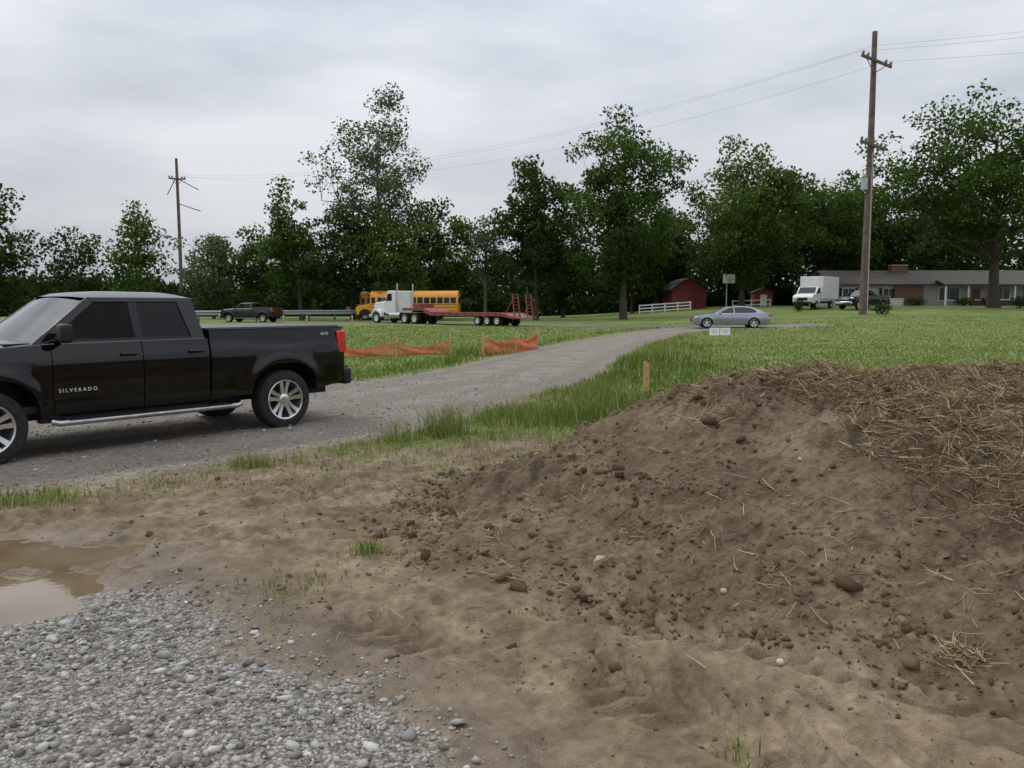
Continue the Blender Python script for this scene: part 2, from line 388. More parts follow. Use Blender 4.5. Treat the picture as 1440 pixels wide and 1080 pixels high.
n=80000; x=rng.uniform(-5.2,.6,n); y=rng.uniform(1.9,5.6,n)
ld=polyd(x,y,LOT)+.25*fbm(x*1.3,y*1.3,3,21)
k=(ld+.16*rng.normal(size=n)>.07)&(np.abs(x)<.75*y+.4)&(np.hypot((x+3.75)/1.6,(y-4.85)/1.0)>.95)&(rng.random(n)<.5+.6*sstep(-.3,.2,fbm(x*2,y*2,3,88)))
x,y=x[k][:23000],y[k][:23000]
sz=np.clip(rng.lognormal(math.log(.0073),.60,len(x)),.003,.04)
stones('lot_gravel',x,y,sz,STONE,.3,.6,False,.40,.5)
n=40000; x=rng.uniform(-8,3,n); y=rng.uniform(6.3,20,n); rd=pathd(x,y,ROAD)
k=(rd+.2*rng.normal(size=n)>0)&(rng.random(n)<(.2+.9*np.exp(-(rd/.5)**2)+.5*np.exp(-((rd-1.35)/.3)**2))*np.clip(10/y,0,1)); x,y=x[k],y[k]
sz=np.clip(rng.lognormal(math.log(.0105),.5,len(x)),.005,.04)
stones('driveway_gravel',x,y,sz,STONE,.2,.6,False,.35)
n=64000; x=rng.uniform(-4,6,n); y=rng.uniform(2.3,9.5,n); md=moundd(x,y); ld=polyd(x,y,LOT); rd=pathd(x,y,ROAD)
cl=fbm(x*1.6,y*1.6,3,91)
pr=np.where(md>-.25,.14+.5*sstep(-.05,.4,cl)+.45*np.exp(-((md-.1)/.3)**2),.06+.22*sstep(.0,.4,cl))
k=(rng.random(n)<pr)&(ld<-.15)&(rd<-.2); x,y=x[k],y[k]; md=md[k]
sz=np.clip(rng.lognormal(math.log(.0088),.66,len(x)),.003,.065)*np.where(md>-.2,1.25,.8)
stones('dirt_clods',x,y,sz,CLOD,.6,.85,False,.45,.5)
x=np.array([.57,.52,1.20,1.30,2.0]);y=np.array([5.05,5.0,4.42,3.75,5.5])
stones('field_stones',x,y,np.array([.065,.035,.03,.024,.02]),PALE,.2,.8,True,.15)

# straw / stubble
STRAW=shademat('straw',[(0,(.085,.058,.035)),(.4,(.18,.13,.078)),(.75,(.34,.26,.155)),(1,(.52,.42,.27))],.8,0)
def straws(name,x,y,L,r,tilt,shade=None,zoff=.01):
    n=len(x); th=rng.uniform(0,2*math.pi,n); el=rng.normal(0,1,n)*tilt
    d=np.stack([np.cos(th)*np.cos(el),np.sin(th)*np.cos(el),np.sin(np.abs(el))],1)
    s=np.stack([-np.sin(th),np.cos(th),np.zeros(n)],1); u=np.cross(s,d)*-1
    P=[]
    z0=H(x,y)+zoff
    base=np.stack([x,y,z0],1)
    bend=rng.normal(0,.2,n)[:,None]*s+rng.normal(0,.08,n)[:,None]*np.array([0,0,1])
    for t in (0,.5,1):
        c=base+d*(L*t)[:,None]+bend*(L*(t*t))[:,None]
        if t>0:
            gz=H(c[:,0],c[:,1])+.006; c[:,2]=np.where(c[:,2]<gz,gz,c[:,2])
        for a in range(3):
            an=a*2*math.pi/3; P.append(c+(s*math.cos(an)+u*math.sin(an))*(r*(1-.35*t))[:,None])
    P=np.stack(P,1); fc=[]
    for i in range(2):
        for a in range(3): fc.append((i*3+a,i*3+(a+1)%3,(i+1)*3+(a+1)%3,(i+1)*3+a))
    FF=(np.array(fc)[None]+9*np.arange(n)[:,None,None]).reshape(-1,4)
    if shade is None: shade=rng.uniform(0,1,n)
    return fast(name,P.reshape(-1,3),FF,STRAW,{'shade':np.repeat(shade,9)})
xs=[];ys=[];Ls=[];ts=[];ss=[];rs=[]
def addst(x,y,L,t,s,r=(.0014,.0036)): xs.append(x);ys.append(y);Ls.append(L);ts.append(np.full(len(x),t));ss.append(s);rs.append(rng.uniform(*r,len(x)))
n=56000; x=rng.uniform(1.0,7,n);y=rng.uniform(3.6,10,n);md=moundd(x,y)
mat=sstep(-.05,.35,fbm(x*1.1,y*1.1,3,101)+.42*(x-2.6)-.18*np.abs(y-6.0)+.14)*sstep(.6,1.4,md)
pr=.008+.62*mat+.36*sstep(1.8,2.5,md)*sstep(-.35,.2,fbm(x*1.5,y*1.5,3,103))
k=(rng.random(n)<pr)&(md>.1); q=k.sum(); addst(x[k],y[k],rng.uniform(.03,.20,q),.30,np.clip(rng.normal(.48,.28,q),0,1),(.0020,.0050))
n=380; x=rng.uniform(-2.8,4,n);y=rng.uniform(2.6,8,n);k=(polyd(x,y,LOT)<-.2)&(pathd(x,y,ROAD)<-.3); q=k.sum()
addst(x[k],y[k],rng.uniform(.03,.15,q),.1,rng.uniform(.2,.9,q))
for (cx,cy,cn,sp,l) in ((.78,5.3,60,.05,.10),(-.13,5.5,30,.045,.10),(2.35,6.3,60,.08,.16),(2.13,3.68,90,.05,.11),(.55,5.9,24,.1,.15),(1.1,5.6,18,.06,.13),(-.4,5.6,14,.05,.10),(1.45,4.35,24,.1,.15),(2.35,5.0,9,.05,.26),(1.5,6.2,24,.12,.2),(2.5,4.1,50,.16,.16),(2.9,5.0,70,.2,.16),(3.0,5.9,130,.28,.2),(.35,4.7,14,.08,.1),(.0,5.0,14,.1,.1),(1.7,5.3,14,.12,.18),(.7,6.5,20,.15,.16),(2.0,4.5,20,.12,.14),(-.7,4.35,12,.08,.1),(2.6,5.6,60,.15,.15),(3.4,5.3,90,.2,.16),(2.4,6.9,60,.2,.14),(.2,5.7,24,.09,.13),(1.3,5.0,24,.1,.12),(1.9,4.9,20,.08,.16)):
    addst(cx+rng.normal(0,sp,cn),cy+rng.normal(0,sp,cn),rng.uniform(.4,1.1,cn)*l,.4,rng.uniform(.35,1,cn),(.0016,.0040))
x=np.concatenate(xs);y=np.concatenate(ys);L=np.concatenate(Ls);t=np.concatenate(ts);s_=np.concatenate(ss)
straws('straw_litter',x,y,L,np.concatenate(rs),t,s_)

# ------------------------------------------------------------------ grass
GRASS=shademat('grass_blades',[(0,(.06,.10,.016)),(.4,(.12,.175,.032)),(.75,(.19,.235,.055)),(.93,(.27,.275,.10)),(1,(.40,.34,.19))],.7,.3)
def blades(name,x,y,h,w,shade):
    n=len(x); th=rng.uniform(0,2*math.pi,n); s=np.stack([np.cos(th),np.sin(th),np.zeros(n)],1)
    th2=rng.uniform(0,2*math.pi,n); ln=np.stack([np.cos(th2),np.sin(th2),np.zeros(n)],1)*(rng.uniform(.1,.75,n)*h)[:,None]
    b=np.stack([x,y,H(x,y)-.01],1); up=np.array([0,0,1.])
    m=b+up*(h*.6)[:,None]+ln*.35; t=b+up*h[:,None]+ln
    P=np.stack([b-s*w[:,None],b+s*w[:,None],m+s*(w*.7)[:,None],m-s*(w*.7)[:,None],t],1)
    base=5*np.arange(n)[:,None]
    F3=np.concatenate([base+np.array([[0,1,2]]),base+np.array([[0,2,3]]),base+np.array([[3,2,4]])])
    return fast(name,P.reshape(-1,3),F3,GRASS,{'shade':np.repeat(shade,5)})
n=210000
y=7.0*np.exp(rng.random(n)*math.log(65/7.0)); x=rng.uniform(-.72,.72,n)*y+rng.normal(0,.5,n)
g=grassmask(x,y); k=rng.random(n)<g*.95; x,y,g=x[k],y[k],g[k]
rd=pathd(x,y,ROAD)
lush=np.exp(-((rd+1.5)/1.4)**2)*(x>-2)*(y>10)*(y<34)*sstep(-.3,.25,fbm(x*1.0,y*1.0,3,120))+.5*np.exp(-((rd+.7)/.6)**2)*(y>14)
patch=fbm(x*.25,y*.25,3,111)+.6*fbm(x*1.3,y*1.3,2,112)
h=(.06+.06*rng.random(len(x)))*(1+.5*patch)+.25*lush*rng.uniform(.35,1.25,len(x))
h*=np.where(y<11,.75,1)
w=.0035*np.clip(y/9,.8,6)*rng.uniform(.7,1.3,len(x))
sh=np.clip(.50+.48*patch+.17*rng.normal(size=len(x))+.10*sstep(20,45,y)*(x>2),0,.95)
sh=np.where(rng.random(len(x))<.05,1,sh)
blades('field_grass',x,y,h,w,sh)
tx=[];ty=[];th_=[]
for (cx,cy,cn,sp,hh) in ((-1.0,5.45,130,.07,.12),(-1.35,4.75,90,.14,.07),(.86,2.95,34,.05,.10),(-2.75,8.35,240,.12,.2),(-2.35,8.6,160,.2,.1),(-.95,10.3,240,.12,.46),(-.75,10.6,160,.1,.5),(-1.45,10.0,160,.16,.34),(-3.35,7.45,160,.2,.1),(-4.3,6.75,420,.22,.13),(-4.75,6.5,300,.2,.12),(-3.9,6.85,220,.2,.1),(-2.0,8.0,160,.3,.08),(-1.2,4.9,60,.1,.06),(-.9,7.6,40,.1,.1),(.1,4.3,22,.08,.06),(-.2,8.6,220,.35,.09),(.3,9.1,260,.4,.1),(-1.0,9.2,260,.4,.09),(-1.8,9.3,200,.3,.12),(-.3,10.0,240,.3,.2),(.6,10.4,240,.4,.22),(.2,11.3,260,.3,.4),(.9,12.2,300,.3,.45),(1.5,13.5,320,.35,.45),(2.3,13.0,300,.4,.4),(-.1,12.3,220,.25,.35),(-3.0,7.7,140,.25,.09),(-1.5,8.6,160,.35,.08)):
    tx.append(cx+rng.normal(0,sp,cn));ty.append(cy+rng.normal(0,sp,cn));th_.append(rng.uniform(.35,1.1,cn)*hh)
x=np.concatenate(tx);y=np.concatenate(ty);h=np.concatenate(th_)
blades('grass_tufts',x,y,h,np.full(len(x),.0038),np.clip(rng.normal(.6,.27,len(x)),0,1))

# ------------------------------------------------------------------ trees
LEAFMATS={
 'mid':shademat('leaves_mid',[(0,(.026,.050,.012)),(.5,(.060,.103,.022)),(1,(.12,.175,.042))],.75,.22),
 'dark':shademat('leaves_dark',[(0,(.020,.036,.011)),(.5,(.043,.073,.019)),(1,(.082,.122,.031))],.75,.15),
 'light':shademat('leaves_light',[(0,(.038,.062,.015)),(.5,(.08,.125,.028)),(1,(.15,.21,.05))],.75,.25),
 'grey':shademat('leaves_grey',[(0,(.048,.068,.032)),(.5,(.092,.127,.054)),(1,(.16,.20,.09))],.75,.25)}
def leafquads(C,size):
    n=len(C); u=rng.normal(size=(n,3)); u/=np.linalg.norm(u,axis=1)[:,None]; w=rng.normal(size=(n,3)); w[:,2]+=.5
    v=np.cross(u,w); v/=np.linalg.norm(v,axis=1)[:,None]
    s=(size*rng.uniform(.55,1.3,n))[:,None]
    P=np.stack([C-u*s*.5,C+v*s*.36,C+u*s*.5,C-v*s*.36],1).reshape(-1,3)
    return P,np.arange(4*n).reshape(n,4)
def ball(n):
    D=rng.normal(size=(n,3)); D/=np.linalg.norm(D,axis=1)[:,None]; return D*(rng.random(n)**.45)[:,None]
def tree(name,x,y,top,cr,bottom,seed,leaf='mid',dens=60,ls=.42,trunk=.25,sparse=0,taper=0.0,lean=(0,0),bark='bark',ncl=None,crx=0,cf=1.0):
    global rng
    old=rng; rng=np.random.default_rng(seed); rd=random.Random(seed)
    z0=hz(x,y); e=empty(name,(x,y,z0)); Ht=top-z0; bt=bottom-z0
    cz=(Ht+bt)/2; hz_=(Ht-bt)/2
    ncl=ncl or int(60+cr*hz_*2.0)
    ph=rng.uniform(0,6.28,6)
    D=rng.normal(size=(ncl,3)); D/=(np.sum(np.abs(D)**2.6,axis=1)**(1/2.6))[:,None]
    az=np.arctan2(D[:,1],D[:,0])
    lump=1+.13*np.sin(3*az+ph[0]+2*D[:,2])+.11*np.sin(5*az+ph[1]-3*D[:,2])+.10*np.sin(8*D[:,2]+ph[2]+az)
    r=rng.random(ncl)**(.38)*lump*.86
    C=D*r[:,None]
    zz=np.clip(C[:,2],-1,1); wid=1-taper*np.clip((zz+1)/2,0,1)**1.3 - .10*np.clip(-zz,0,1)
    C=np.stack([C[:,0]*cr*wid+lean[0]*(zz+1)/2+crx,C[:,1]*cr*wid+lean[1]*(zz+1)/2,cz+zz*hz_*.93],1)
    parts=[]
    tp=[Vector((0,0,-.2))]; nseg=7; th=bt+(Ht-bt)*.72
    for i in range(1,nseg+1):
        t=i/nseg; tp.append(Vector((lean[0]*t*.6+crx*t*.5+rd.uniform(-.12,.12)*trunk*4*t,lean[1]*t*.6+rd.uniform(-.12,.12)*trunk*4*t,th*t)))
    tr=[trunk*1.35]+[trunk*(1-.8*(i/nseg)) for i in range(1,nseg+1)]
    parts.append(tube_data(tp,tr,8))
    limbpts=[(p,r_) for p,r_ in zip(tp[2:],tr[2:]) if p.z>bt*.6]
    nl=min(ncl,16)
    main=rng.choice(ncl,nl,replace=False)
    allp=list(limbpts)
    def connect(c,pool,rad0,allp):
        c=Vector(c); best=None
        for p,r_ in pool:
            if p.z<c.z-.02*abs(c.z):
                d=(c-p).length+max(0,(p.z-c.z+1.5))*1.2
                if best is None or d<best[0]: best=(d,p,r_)
        if best is None: best=(0,pool[0][0],pool[0][1])
        _,p,r_=best; L=(c-p).length; a=p; m1=p.lerp(c,.35)+Vector((rd.uniform(-.08,.08)*L,rd.uniform(-.08,.08)*L,.02*L)); m2=p.lerp(c,.7)+Vector((rd.uniform(-.06,.06)*L,rd.uniform(-.06,.06)*L,.07*L))
        r0=min(r_*.75,rad0); rr=[r0,r0*.75,r0*.5,r0*.22]
        parts.append(tube_data([a,m1,m2,c],rr,5))
        for q,rq in ((m1,rr[1]),(m2,rr[2]),(c,rr[3])): allp.append((q,max(rq,.015)))
    for i in sorted(main,key=lambda j:C[j,2]): connect(C[i],limbpts,trunk*.6,allp)
    pool=list(allp)
    for i in range(ncl):
        if i not in main: connect(C[i],pool,trunk*.2,[])
    Vt,Ft=join_data(parts)
    mesh('trunk_and_limbs',Vt,Ft,M[bark],e,sm=60)
    nL=int(dens*math.pi*cr*hz_); keep=rng.random(ncl)>sparse
    crad=cf*(1.05*(cr*cr*hz_)**(1/3)/ncl**(1/3))
    cs=rng.uniform(.6,1.4,ncl); pr=keep*cs**2; pr=pr/pr.sum()
    idx=rng.choice(ncl,nL,p=pr)
    O=ball(nL)*np.array([1.1,1.1,.75])
    PL=C[idx]+O*(crad*cs[idx])[:,None]
    P,Q=leafquads(PL,np.full(nL,ls))
    csh=rng.uniform(-.25,.25,ncl)
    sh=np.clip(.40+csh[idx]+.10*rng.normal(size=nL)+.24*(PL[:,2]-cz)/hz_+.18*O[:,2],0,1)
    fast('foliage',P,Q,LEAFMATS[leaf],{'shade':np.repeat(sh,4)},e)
    rng=old
    return e
tree('maple_tree',-46.3,71,12.6,4.9,.8,1,'dark',75,.36,.22)
tree('maple_tree',-40.8,76,9.8,3.0,1.2,2,'dark',55,.34,.16,.1)
tree('young_maple_tree',-27.8,60,9.6,2.9,.8,3,'mid',80,.28,.15,.0,.62)
tree('maple_tree',-35.5,96,11.4,4.4,1,4,'grey',60,.40,.2,.1)
tree('maple_tree',-30.0,98,11.0,4.2,1,44,'mid',70,.40,.2,.05)
tree('maple_tree',-25.5,100,11.0,3.8,.8,45,'dark',70,.40,.2,.05)
tree('maple_tree',-22.4,86,15.0,3.5,1,5,'mid',80,.36,.24,.0,.25,(-1.4,0))
tree('cottonwood_tree',-15.2,93,25.6,7.3,5,6,'grey',50,.33,.36,.25,.15,(0,0),'bark_light',200,0,.85)
tree('maple_tree',-8.6,97,15.2,4.8,1,7,'mid',75,.40,.24)
tree('maple_tree',-17.8,90,13.5,4.4,1,77,'dark',75,.40,.24)
tree('maple_tree',-12.2,89,11.8,4.6,.6,8,'light',85,.36,.22)
tree('maple_tree',2.6,87,17.8,4.5,1,9,'dark',95,.40,.26,0,.12)
tree('oak_tree',10.9,79,20.6,6.2,2.8,10,'mid',95,.36,.34,.03,.1,(0,0),'bark',150,-.3,.95)
tree('cottonwood_tree',-3.4,103,15.2,3.6,3,11,'grey',42,.36,.2,.25,.2,(0,0),'bark_light')
tree('oak_tree',27.3,96,20.8,8.1,3.4,12,'light',92,.42,.34,.02,.08,(0,0),'bark',170)
tree('oak_tree',40.5,106,20.0,7.2,2.4,13,'mid',75,.42,.34,.1,.12)
tree('silver_maple_tree',49.5,83,23.0,12.4,5.2,14,'mid',66,.38,.55,.08,.0,(0,0),'bark',260,-1.1,.9)
tree('maple_tree',20.0,112,17.0,6.3,1,15,'dark',80,.44,.3)
tree('maple_tree',56,110,20.5,7.5,2,16,'dark',65,.44,.34)
tree('maple_tree',6.3,100,13,4.6,.8,17,'dark',75,.42,.22)
tree('maple_tree',34.0,114,16,6.4,1,18,'dark',75,.44,.22)
tree('maple_tree',15.5,104,14.5,5,1,19,'dark',75,.42,.24)
tree('maple_tree',47.5,112,19,7,1.5,20,'dark',75,.44,.24)
def mass():
    n=1500; x=rng.uniform(-140,165,n); y=rng.uniform(118,145,n)
    top=10.5+3.0*fbm(x*.06,x*.0+3,3,201)*2+4.0*sstep(5,60,x)+1.2*rng.random(n)-2.5*sstep(-25,-60,x)
    top=np.clip(top,6,19)
    z0=H(x,y); c=rng.random(n)**1.0; cz=z0+.2+c*(top-1.2)
    C=np.stack([x,y,cz],1); q=105000; idx=rng.integers(0,n,q)
    cs=rng.uniform(.7,1.5,n)
    O=ball(q)*np.array([2.3,2.3,1.7])*cs[idx][:,None]; PL=C[idx]+O; PL[:,2]=np.maximum(PL[:,2],z0[idx]+.05)
    P,Q=leafquads(PL,np.full(len(PL),.9)); csh=rng.uniform(-.25,.25,n)
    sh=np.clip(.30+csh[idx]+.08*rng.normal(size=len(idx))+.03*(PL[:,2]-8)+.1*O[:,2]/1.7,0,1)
    m_=26000; hx=rng.uniform(-120,140,m_); hy=114+rng.uniform(0,3,m_)+2*np.sin(hx*.2); hh=H(hx,hy)+rng.random(m_)**1.2*(2.6+1.2*fbm(hx*.15,hx*0,3,8))
    P2,Q2=leafquads(np.stack([hx,hy,hh],1),np.full(m_,.75)); s2=np.clip(.25+.3*fbm(hx*.3,hh*.5,3,4)+.08*rng.normal(size=m_),0,1)
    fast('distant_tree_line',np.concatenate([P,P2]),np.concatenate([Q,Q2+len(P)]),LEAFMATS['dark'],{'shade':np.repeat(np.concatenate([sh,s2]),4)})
mass()
def shrub(name,x,y,r,h,leaf='dark',n=900,ls=.12):
    e=empty(name,(x,y,hz(x,y))); D=rng.normal(size=(n,3)); D/=np.linalg.norm(D,axis=1)[:,None]
    D*=(rng.random(n)**.5)[:,None]*(1+.2*np.sin(5*np.arctan2(D[:,1],D[:,0])))[:,None]
    PL=D*np.array([r,r,h/2])+np.array([0,0,h*.5]); P,Q=leafquads(PL,np.full(n,ls))
    fast('foliage',P,Q,LEAFMATS[leaf],{'shade':np.repeat(np.clip(rng.normal(.4,.2,n),0,1),4)},e)
    st=[tube_data([(0,0,-.05),(r*.5*math.cos(a),r*.5*math.sin(a),h*.7)],[.03,.01],5) for a in (0,1.6,3.1,4.7)]
    v,f=join_data(st); mesh('stems',v,f,M['bark'],e)
shrub('shrub',31.2,68,.9,1.1); shrub('shrub',51.0,81,.8,1.3); shrub('shrub',27.0,76,.5,1.3)
for i,(a,b) in enumerate(((41,93),(46.5,93),(52,93),(55,93),(58.5,93))): shrub('shrub',a,b,1.1,1.0,'dark',500,.2)

# ------------------------------------------------------------------ vehicles
def wheel(parent,x,y,r,w,side,rimr,style='alloy',z=None,nm='wheel'):
    e=bpy.data.objects.new(nm,None); COL.objects.link(e); e.parent=parent; e.location=(x,y,z if z is not None else r)
    if side<0: e.rotation_euler=(0,0,math.pi)
    e.empty_display_size=.1
    h=w/2
    revolve_y('tire',[(rimr,-h*.85),(rimr+.02,-h*.98),(r*.82,-h),(r*.95,-h*.9),(r,-h*.72),(r,-h*.1),(r-.012,-h*.06),(r-.012,h*.06),(r,h*.1),(r,h*.72),(r*.95,h*.9),(r*.82,h),(rimr+.02,h*.98),(rimr,h*.85)],M['rubber'],e,44)
    rm=M['alloy'] if style!='white' else M['white_paint']
    if style=='steel': rm=M['grey_metal']
    revolve_y('rim',[(rimr+.006,h*.86),(rimr-.004,h*.93),(rimr-.022,h*.88),(rimr-.035,h*.3),(rimr-.05,-h*.7)],rm,e,44)
    revolve_y('rim_back',[(rimr-.04,-h*.2),(.001,-h*.15)],M['darkmetal'],e,30)
    if style=='alloy':
        parts=[]
        for k in range(5):
            a0=2*math.pi*k/5+math.pi/2
            for s in (-1,1):
                pts=[]
                for rr,off,wd,yy in ((.045,.02,.026,h*.62),(rimr*.55,.034,.023,h*.66),(rimr-.018,.058,.030,h*.80)):
                    pts.append((rr,s*off*(rimr/.27),wd*(rimr/.27),yy))
                vs=[];ca,sa=math.cos(a0),math.sin(a0)
                for rr,of,wd,yy in pts:
                    for q in (-1,1):
                        for dy in (0,-.035):
                            tt=of+q*wd*(1 if dy==0 else 1.15); vs.append((rr*ca-tt*sa,yy+dy,rr*sa+tt*ca))
                fs=[]
                for i in range(2):
                    b=i*4; fs+=[(b,b+4,b+6,b+2),(b+1,b+3,b+7,b+5),(b,b+1,b+5,b+4),(b+2,b+6,b+7,b+3)]
                parts.append((vs,fs))
        v,f=join_data(parts); fixn(mesh('spokes',v,f,M['alloy'],e,sm=30))
        revolve_y('hub_cap',[(.075,h*.5),(.075,h*.66),(.06,h*.74),(.045,h*.76),(.001,h*.77)],M['alloy'],e,24)
        revolve_y('brake_disc',[(rimr*.68,h*.0),(rimr*.68,h*.04),(.001,h*.04)],M['darkmetal'],e,30)
    else:
        revolve_y('wheel_disc',[(rimr-.03,h*.55),(rimr*.75,h*.25),(rimr*.45,h*.3),(rimr*.3,h*.8),(.001,h*.85)],rm,e,30)
    return e
def shell(name,xs,top,bot,half,mat,parent,rows=12,crown=.03,ncross=8,deck=True,under=True):
    vs=[];fs=[];ring=[]
    for x in xs:
        zt,zb=top(x),bot(x); L=[]
        for j in range(rows+1):
            t=j/rows; z=zb+(zt-zb)*t; L.append((x,half(x,z,t),z))
        yt=L[-1][1]
        full=[(x,-p[1],p[2]) for p in L]
        if deck:
            full+= [(x,-(yt-.012),zt+.010)]
            for j in range(1,ncross):
                s=-1+2*j/ncross; full.append((x,s*(yt-.03),zt+.014+crown*(1-s*s)))
            full+=[(x,(yt-.012),zt+.010)]
        full+=[(x,p[1],p[2]) for p in reversed(L)]
        ring.append(full)
    m=len(ring[0])
    for R_ in ring: vs+=R_
    for i in range(len(ring)-1):
        for j in range(m-1):
            if not deck and j==rows: continue
            a=i*m+j; fs.append((a,a+m,a+m+1,a+1))
        if under: a=i*m; fs.append((a,a+m-1,a+2*m-1,a+m))
    if deck:
        fs.append(tuple(range(m))); b=(len(ring)-1)*m; fs.append(tuple(range(b+m-1,b-1,-1)))
    return mesh(name,vs,fs,mat,parent,sm=28)
def arch(x,cx,cz,rx,rz,p=2.6):
    d=abs((x-cx)/rx)
    return cz+rz*(1-d**p)**(1/p) if d<1 else -1
def stations(a,b,step,extra=()):
    s=list(np.arange(a,b,step))+[b]+list(extra); return sorted(set(round(float(v),4) for v in s if a-1e-6<=v<=b+1e-6))
def interp(tab):
    xs,ys=zip(*tab); return lambda v: float(np.interp(v,xs,ys))
def text(name,body,size,loc,parent,mat,ext=.003,bold=1.15):
    cu=bpy.data.curves.new(name,'FONT'); cu.body=body; cu.size=size; cu.extrude=ext; cu.space_character=bold
    tmp=bpy.data.objects.new('tmp',cu); COL.objects.link(tmp)
    dg=bpy.context.evaluated_depsgraph_get(); me=bpy.data.meshes.new_from_object(tmp.evaluated_get(dg)); bpy.data.objects.remove(tmp)
    me.materials.clear(); me.materials.append(mat); o=bpy.data.objects.new(name,me); link(o,parent)
    o.matrix_local=Matrix(((-1,0,0,loc[0]),(0,0,1,loc[1]),(0,1,0,loc[2]),(0,0,0,1))); return o
def pickup(name,loc,rz,paint='black_paint',detail=True):
    T=empty(name,loc,rz); P=M[paint]; WB=3.645; RR=-1.05; cabx=1.12
    zprof=interp([(.40,.93),(.50,.962),(.62,.982),(.78,.992),(.80,.996),(.98,1.004),(1.12,1.000),(1.16,.984),(1.28,.962),(1.42,.945)])
    seams=[1.97,2.98]
    def flare(x,z):
        s=0
        for cx in (0,WB):
            d=math.hypot((x-cx)/.58,max(0,(z-.42))/.55); s=max(s,.030*math.exp(-((d-1.0)/.16)**2)) if z>.3 else s
        return s
    def half(x,z,t):
        y=zprof(z)+flare(x,z)
        if x>4.05: y-=.20*((x-4.05)/.62)**2.2
        if x<RR+.2: y-=.05*((RR+.2-x)/.2)**2
        for sx in seams:
            if abs(x-sx)<.005 and z>.47: y-=.018
        return y
    def bot(x):
        rock=.47 if x>.9 else .52
        if x<-.6: rock=.52+.10*(-.6-x)/.5
        if x>4.2: rock=.42
        return max(rock,arch(x,0,.42,.53,.50),arch(x,WB,.42,.53,.50))
    topc=interp([(1.0,1.285),(3.0,1.275),(3.2,1.265),(4.2,1.205),(4.5,1.13),(4.62,1.02),(4.67,.85)])
    topb=lambda x:1.395 if x>RR+.2 else 1.395-.02*((RR+.2-x)/.2)**2
    ex=[]
    for cx in (0,WB): ex+=[cx+.53*math.cos(a) for a in np.linspace(0,math.pi,26)]+[cx-.5305,cx+.5305]
    for s in seams: ex+=[s-.0055,s-.004,s+.004,s+.0055]
    shell('cab_body',stations(cabx,4.67,.09,ex),topc,bot,half,P,T,14,.045,10,True,False)
    shell('bed_side_panels',stations(RR,cabx-.025,.09,ex),topb,bot,half,P,T,14,0,8,False,False)
    BC=(RR+cabx)/2; BL=cabx-.03-RR
    for s in (-1,1):
        prism_y('bed_rail',[(RR+.01,1.378),(cabx-.03,1.385),(cabx-.03,1.405),(RR+.01,1.398)],s*.952,s*.86,M['plastic'],T,.006)
        for cx in (0,WB):
            vs=[];n=20
            for i in range(n+1):
                a=math.pi*i/n; xx=cx+.528*math.cos(a); zz=max(.47,arch(cx+.5279*math.cos(a),cx,.42,.53,.50)-.002)
                vs+=[(xx,s*.985,zz),(xx,s*.55,zz)]
            mesh('wheel_well',vs,[(2*i,2*i+1,2*i+3,2*i+2) for i in range(n)],M['plastic'],T)
            box('wheel_well_wall',(cx,s*.56,.70),(1.04,.02,.52),M['plastic'],T)
    box('bed_cover',(BC,0,1.405),(BL-.03,1.74,.03),M['cover'],T,bevel=.01)
    box('tailgate',(RR+.01,0,1.0),(.06,1.74,.76),P,T,bevel=.02)
    box('bed_front_wall',(cabx-.05,0,1.0),(.04,1.8,.76),P,T)
    box('rear_bumper',(RR-.06,0,.66),(.15,1.93,.24),M['plastic'],T,bevel=.04)
    box('bumper_step',(RR-.08,0,.79),(.13,1.7,.03),M['plastic'],T,bevel=.01)
    for s in (-1,1):
        prism_y('tail_light',[(RR-.015,1.02),(RR-.005,1.34),(RR+.15,1.335),(RR+.13,1.02)],s*.992,s*.86,M['taillight'],T,.015)
        prism_y('reverse_lamp',[(RR-.013,1.14),(RR-.009,1.20),(RR+.09,1.20),(RR+.08,1.14)],s*.996,s*.87,M['lens_dark'],T,.005)
    box('chassis',(1.7,0,.50),(5.4,1.1,.2),M['darkmetal'],T)
    box('cab_floor',(2.3,0,.56),(2.3,1.8,.08),M['darkmetal'],T)
    box('rear_axle',(0,0,.42),(.12,1.5,.12),M['darkmetal'],T)
    box('front_axle',(WB,0,.42),(.12,1.5,.12),M['darkmetal'],T)
    gy=lambda z:.948-(z-1.27)/.54*.20
    def plate(nm,poly,mat,th=.035,off=0,bv=.006):
        for s in (-1,1):
            n=len(poly); vs=[(p[0],s*(gy(p[1])+off),p[1]) for p in poly]+[(p[0],s*(gy(p[1])+off-th),p[1]) for p in poly]
            fs=[tuple(range(n)),tuple(range(2*n-1,n-1,-1))]+[(i,i+n,(i+1)%n+n,(i+1)%n) for i in range(n)]
            fixn(mesh(nm,vs,fs,mat,T,bevel=bv if n==4 else 0))
    plate('a_pillar',[(3.18,1.265),(2.49,1.80),(2.42,1.745),(2.97,1.315)],P)
    plate('roof_rail',[(2.49,1.80),(1.22,1.80),(1.29,1.748),(2.42,1.742)],P,.035,.001)
    plate('b_pillar',[(2.03,1.755),(1.93,1.755),(1.93,1.30),(2.03,1.30)],M['plastic'],.035,-.002)
    plate('c_pillar',[(1.42,1.752),(1.22,1.80),(1.14,1.27),(1.32,1.30)],P,.035,.002)
    plate('belt_trim',[(3.18,1.255),(2.97,1.318),(1.30,1.318),(1.13,1.27)],P,.05,.003)
    plate('belt_seal',[(2.95,1.306),(2.95,1.322),(1.33,1.322),(1.33,1.306)],M['plastic'],.01,.007,.002)
    plate('front_side_window',[(3.0,1.30),(2.43,1.75),(2.02,1.76),(2.02,1.30)],M['clear_glass'],.005,-.014,0)
    plate('rear_side_window',[(1.94,1.30),(1.94,1.76),(1.40,1.76),(1.31,1.30)],M['tint_glass'],.005,-.014,0)
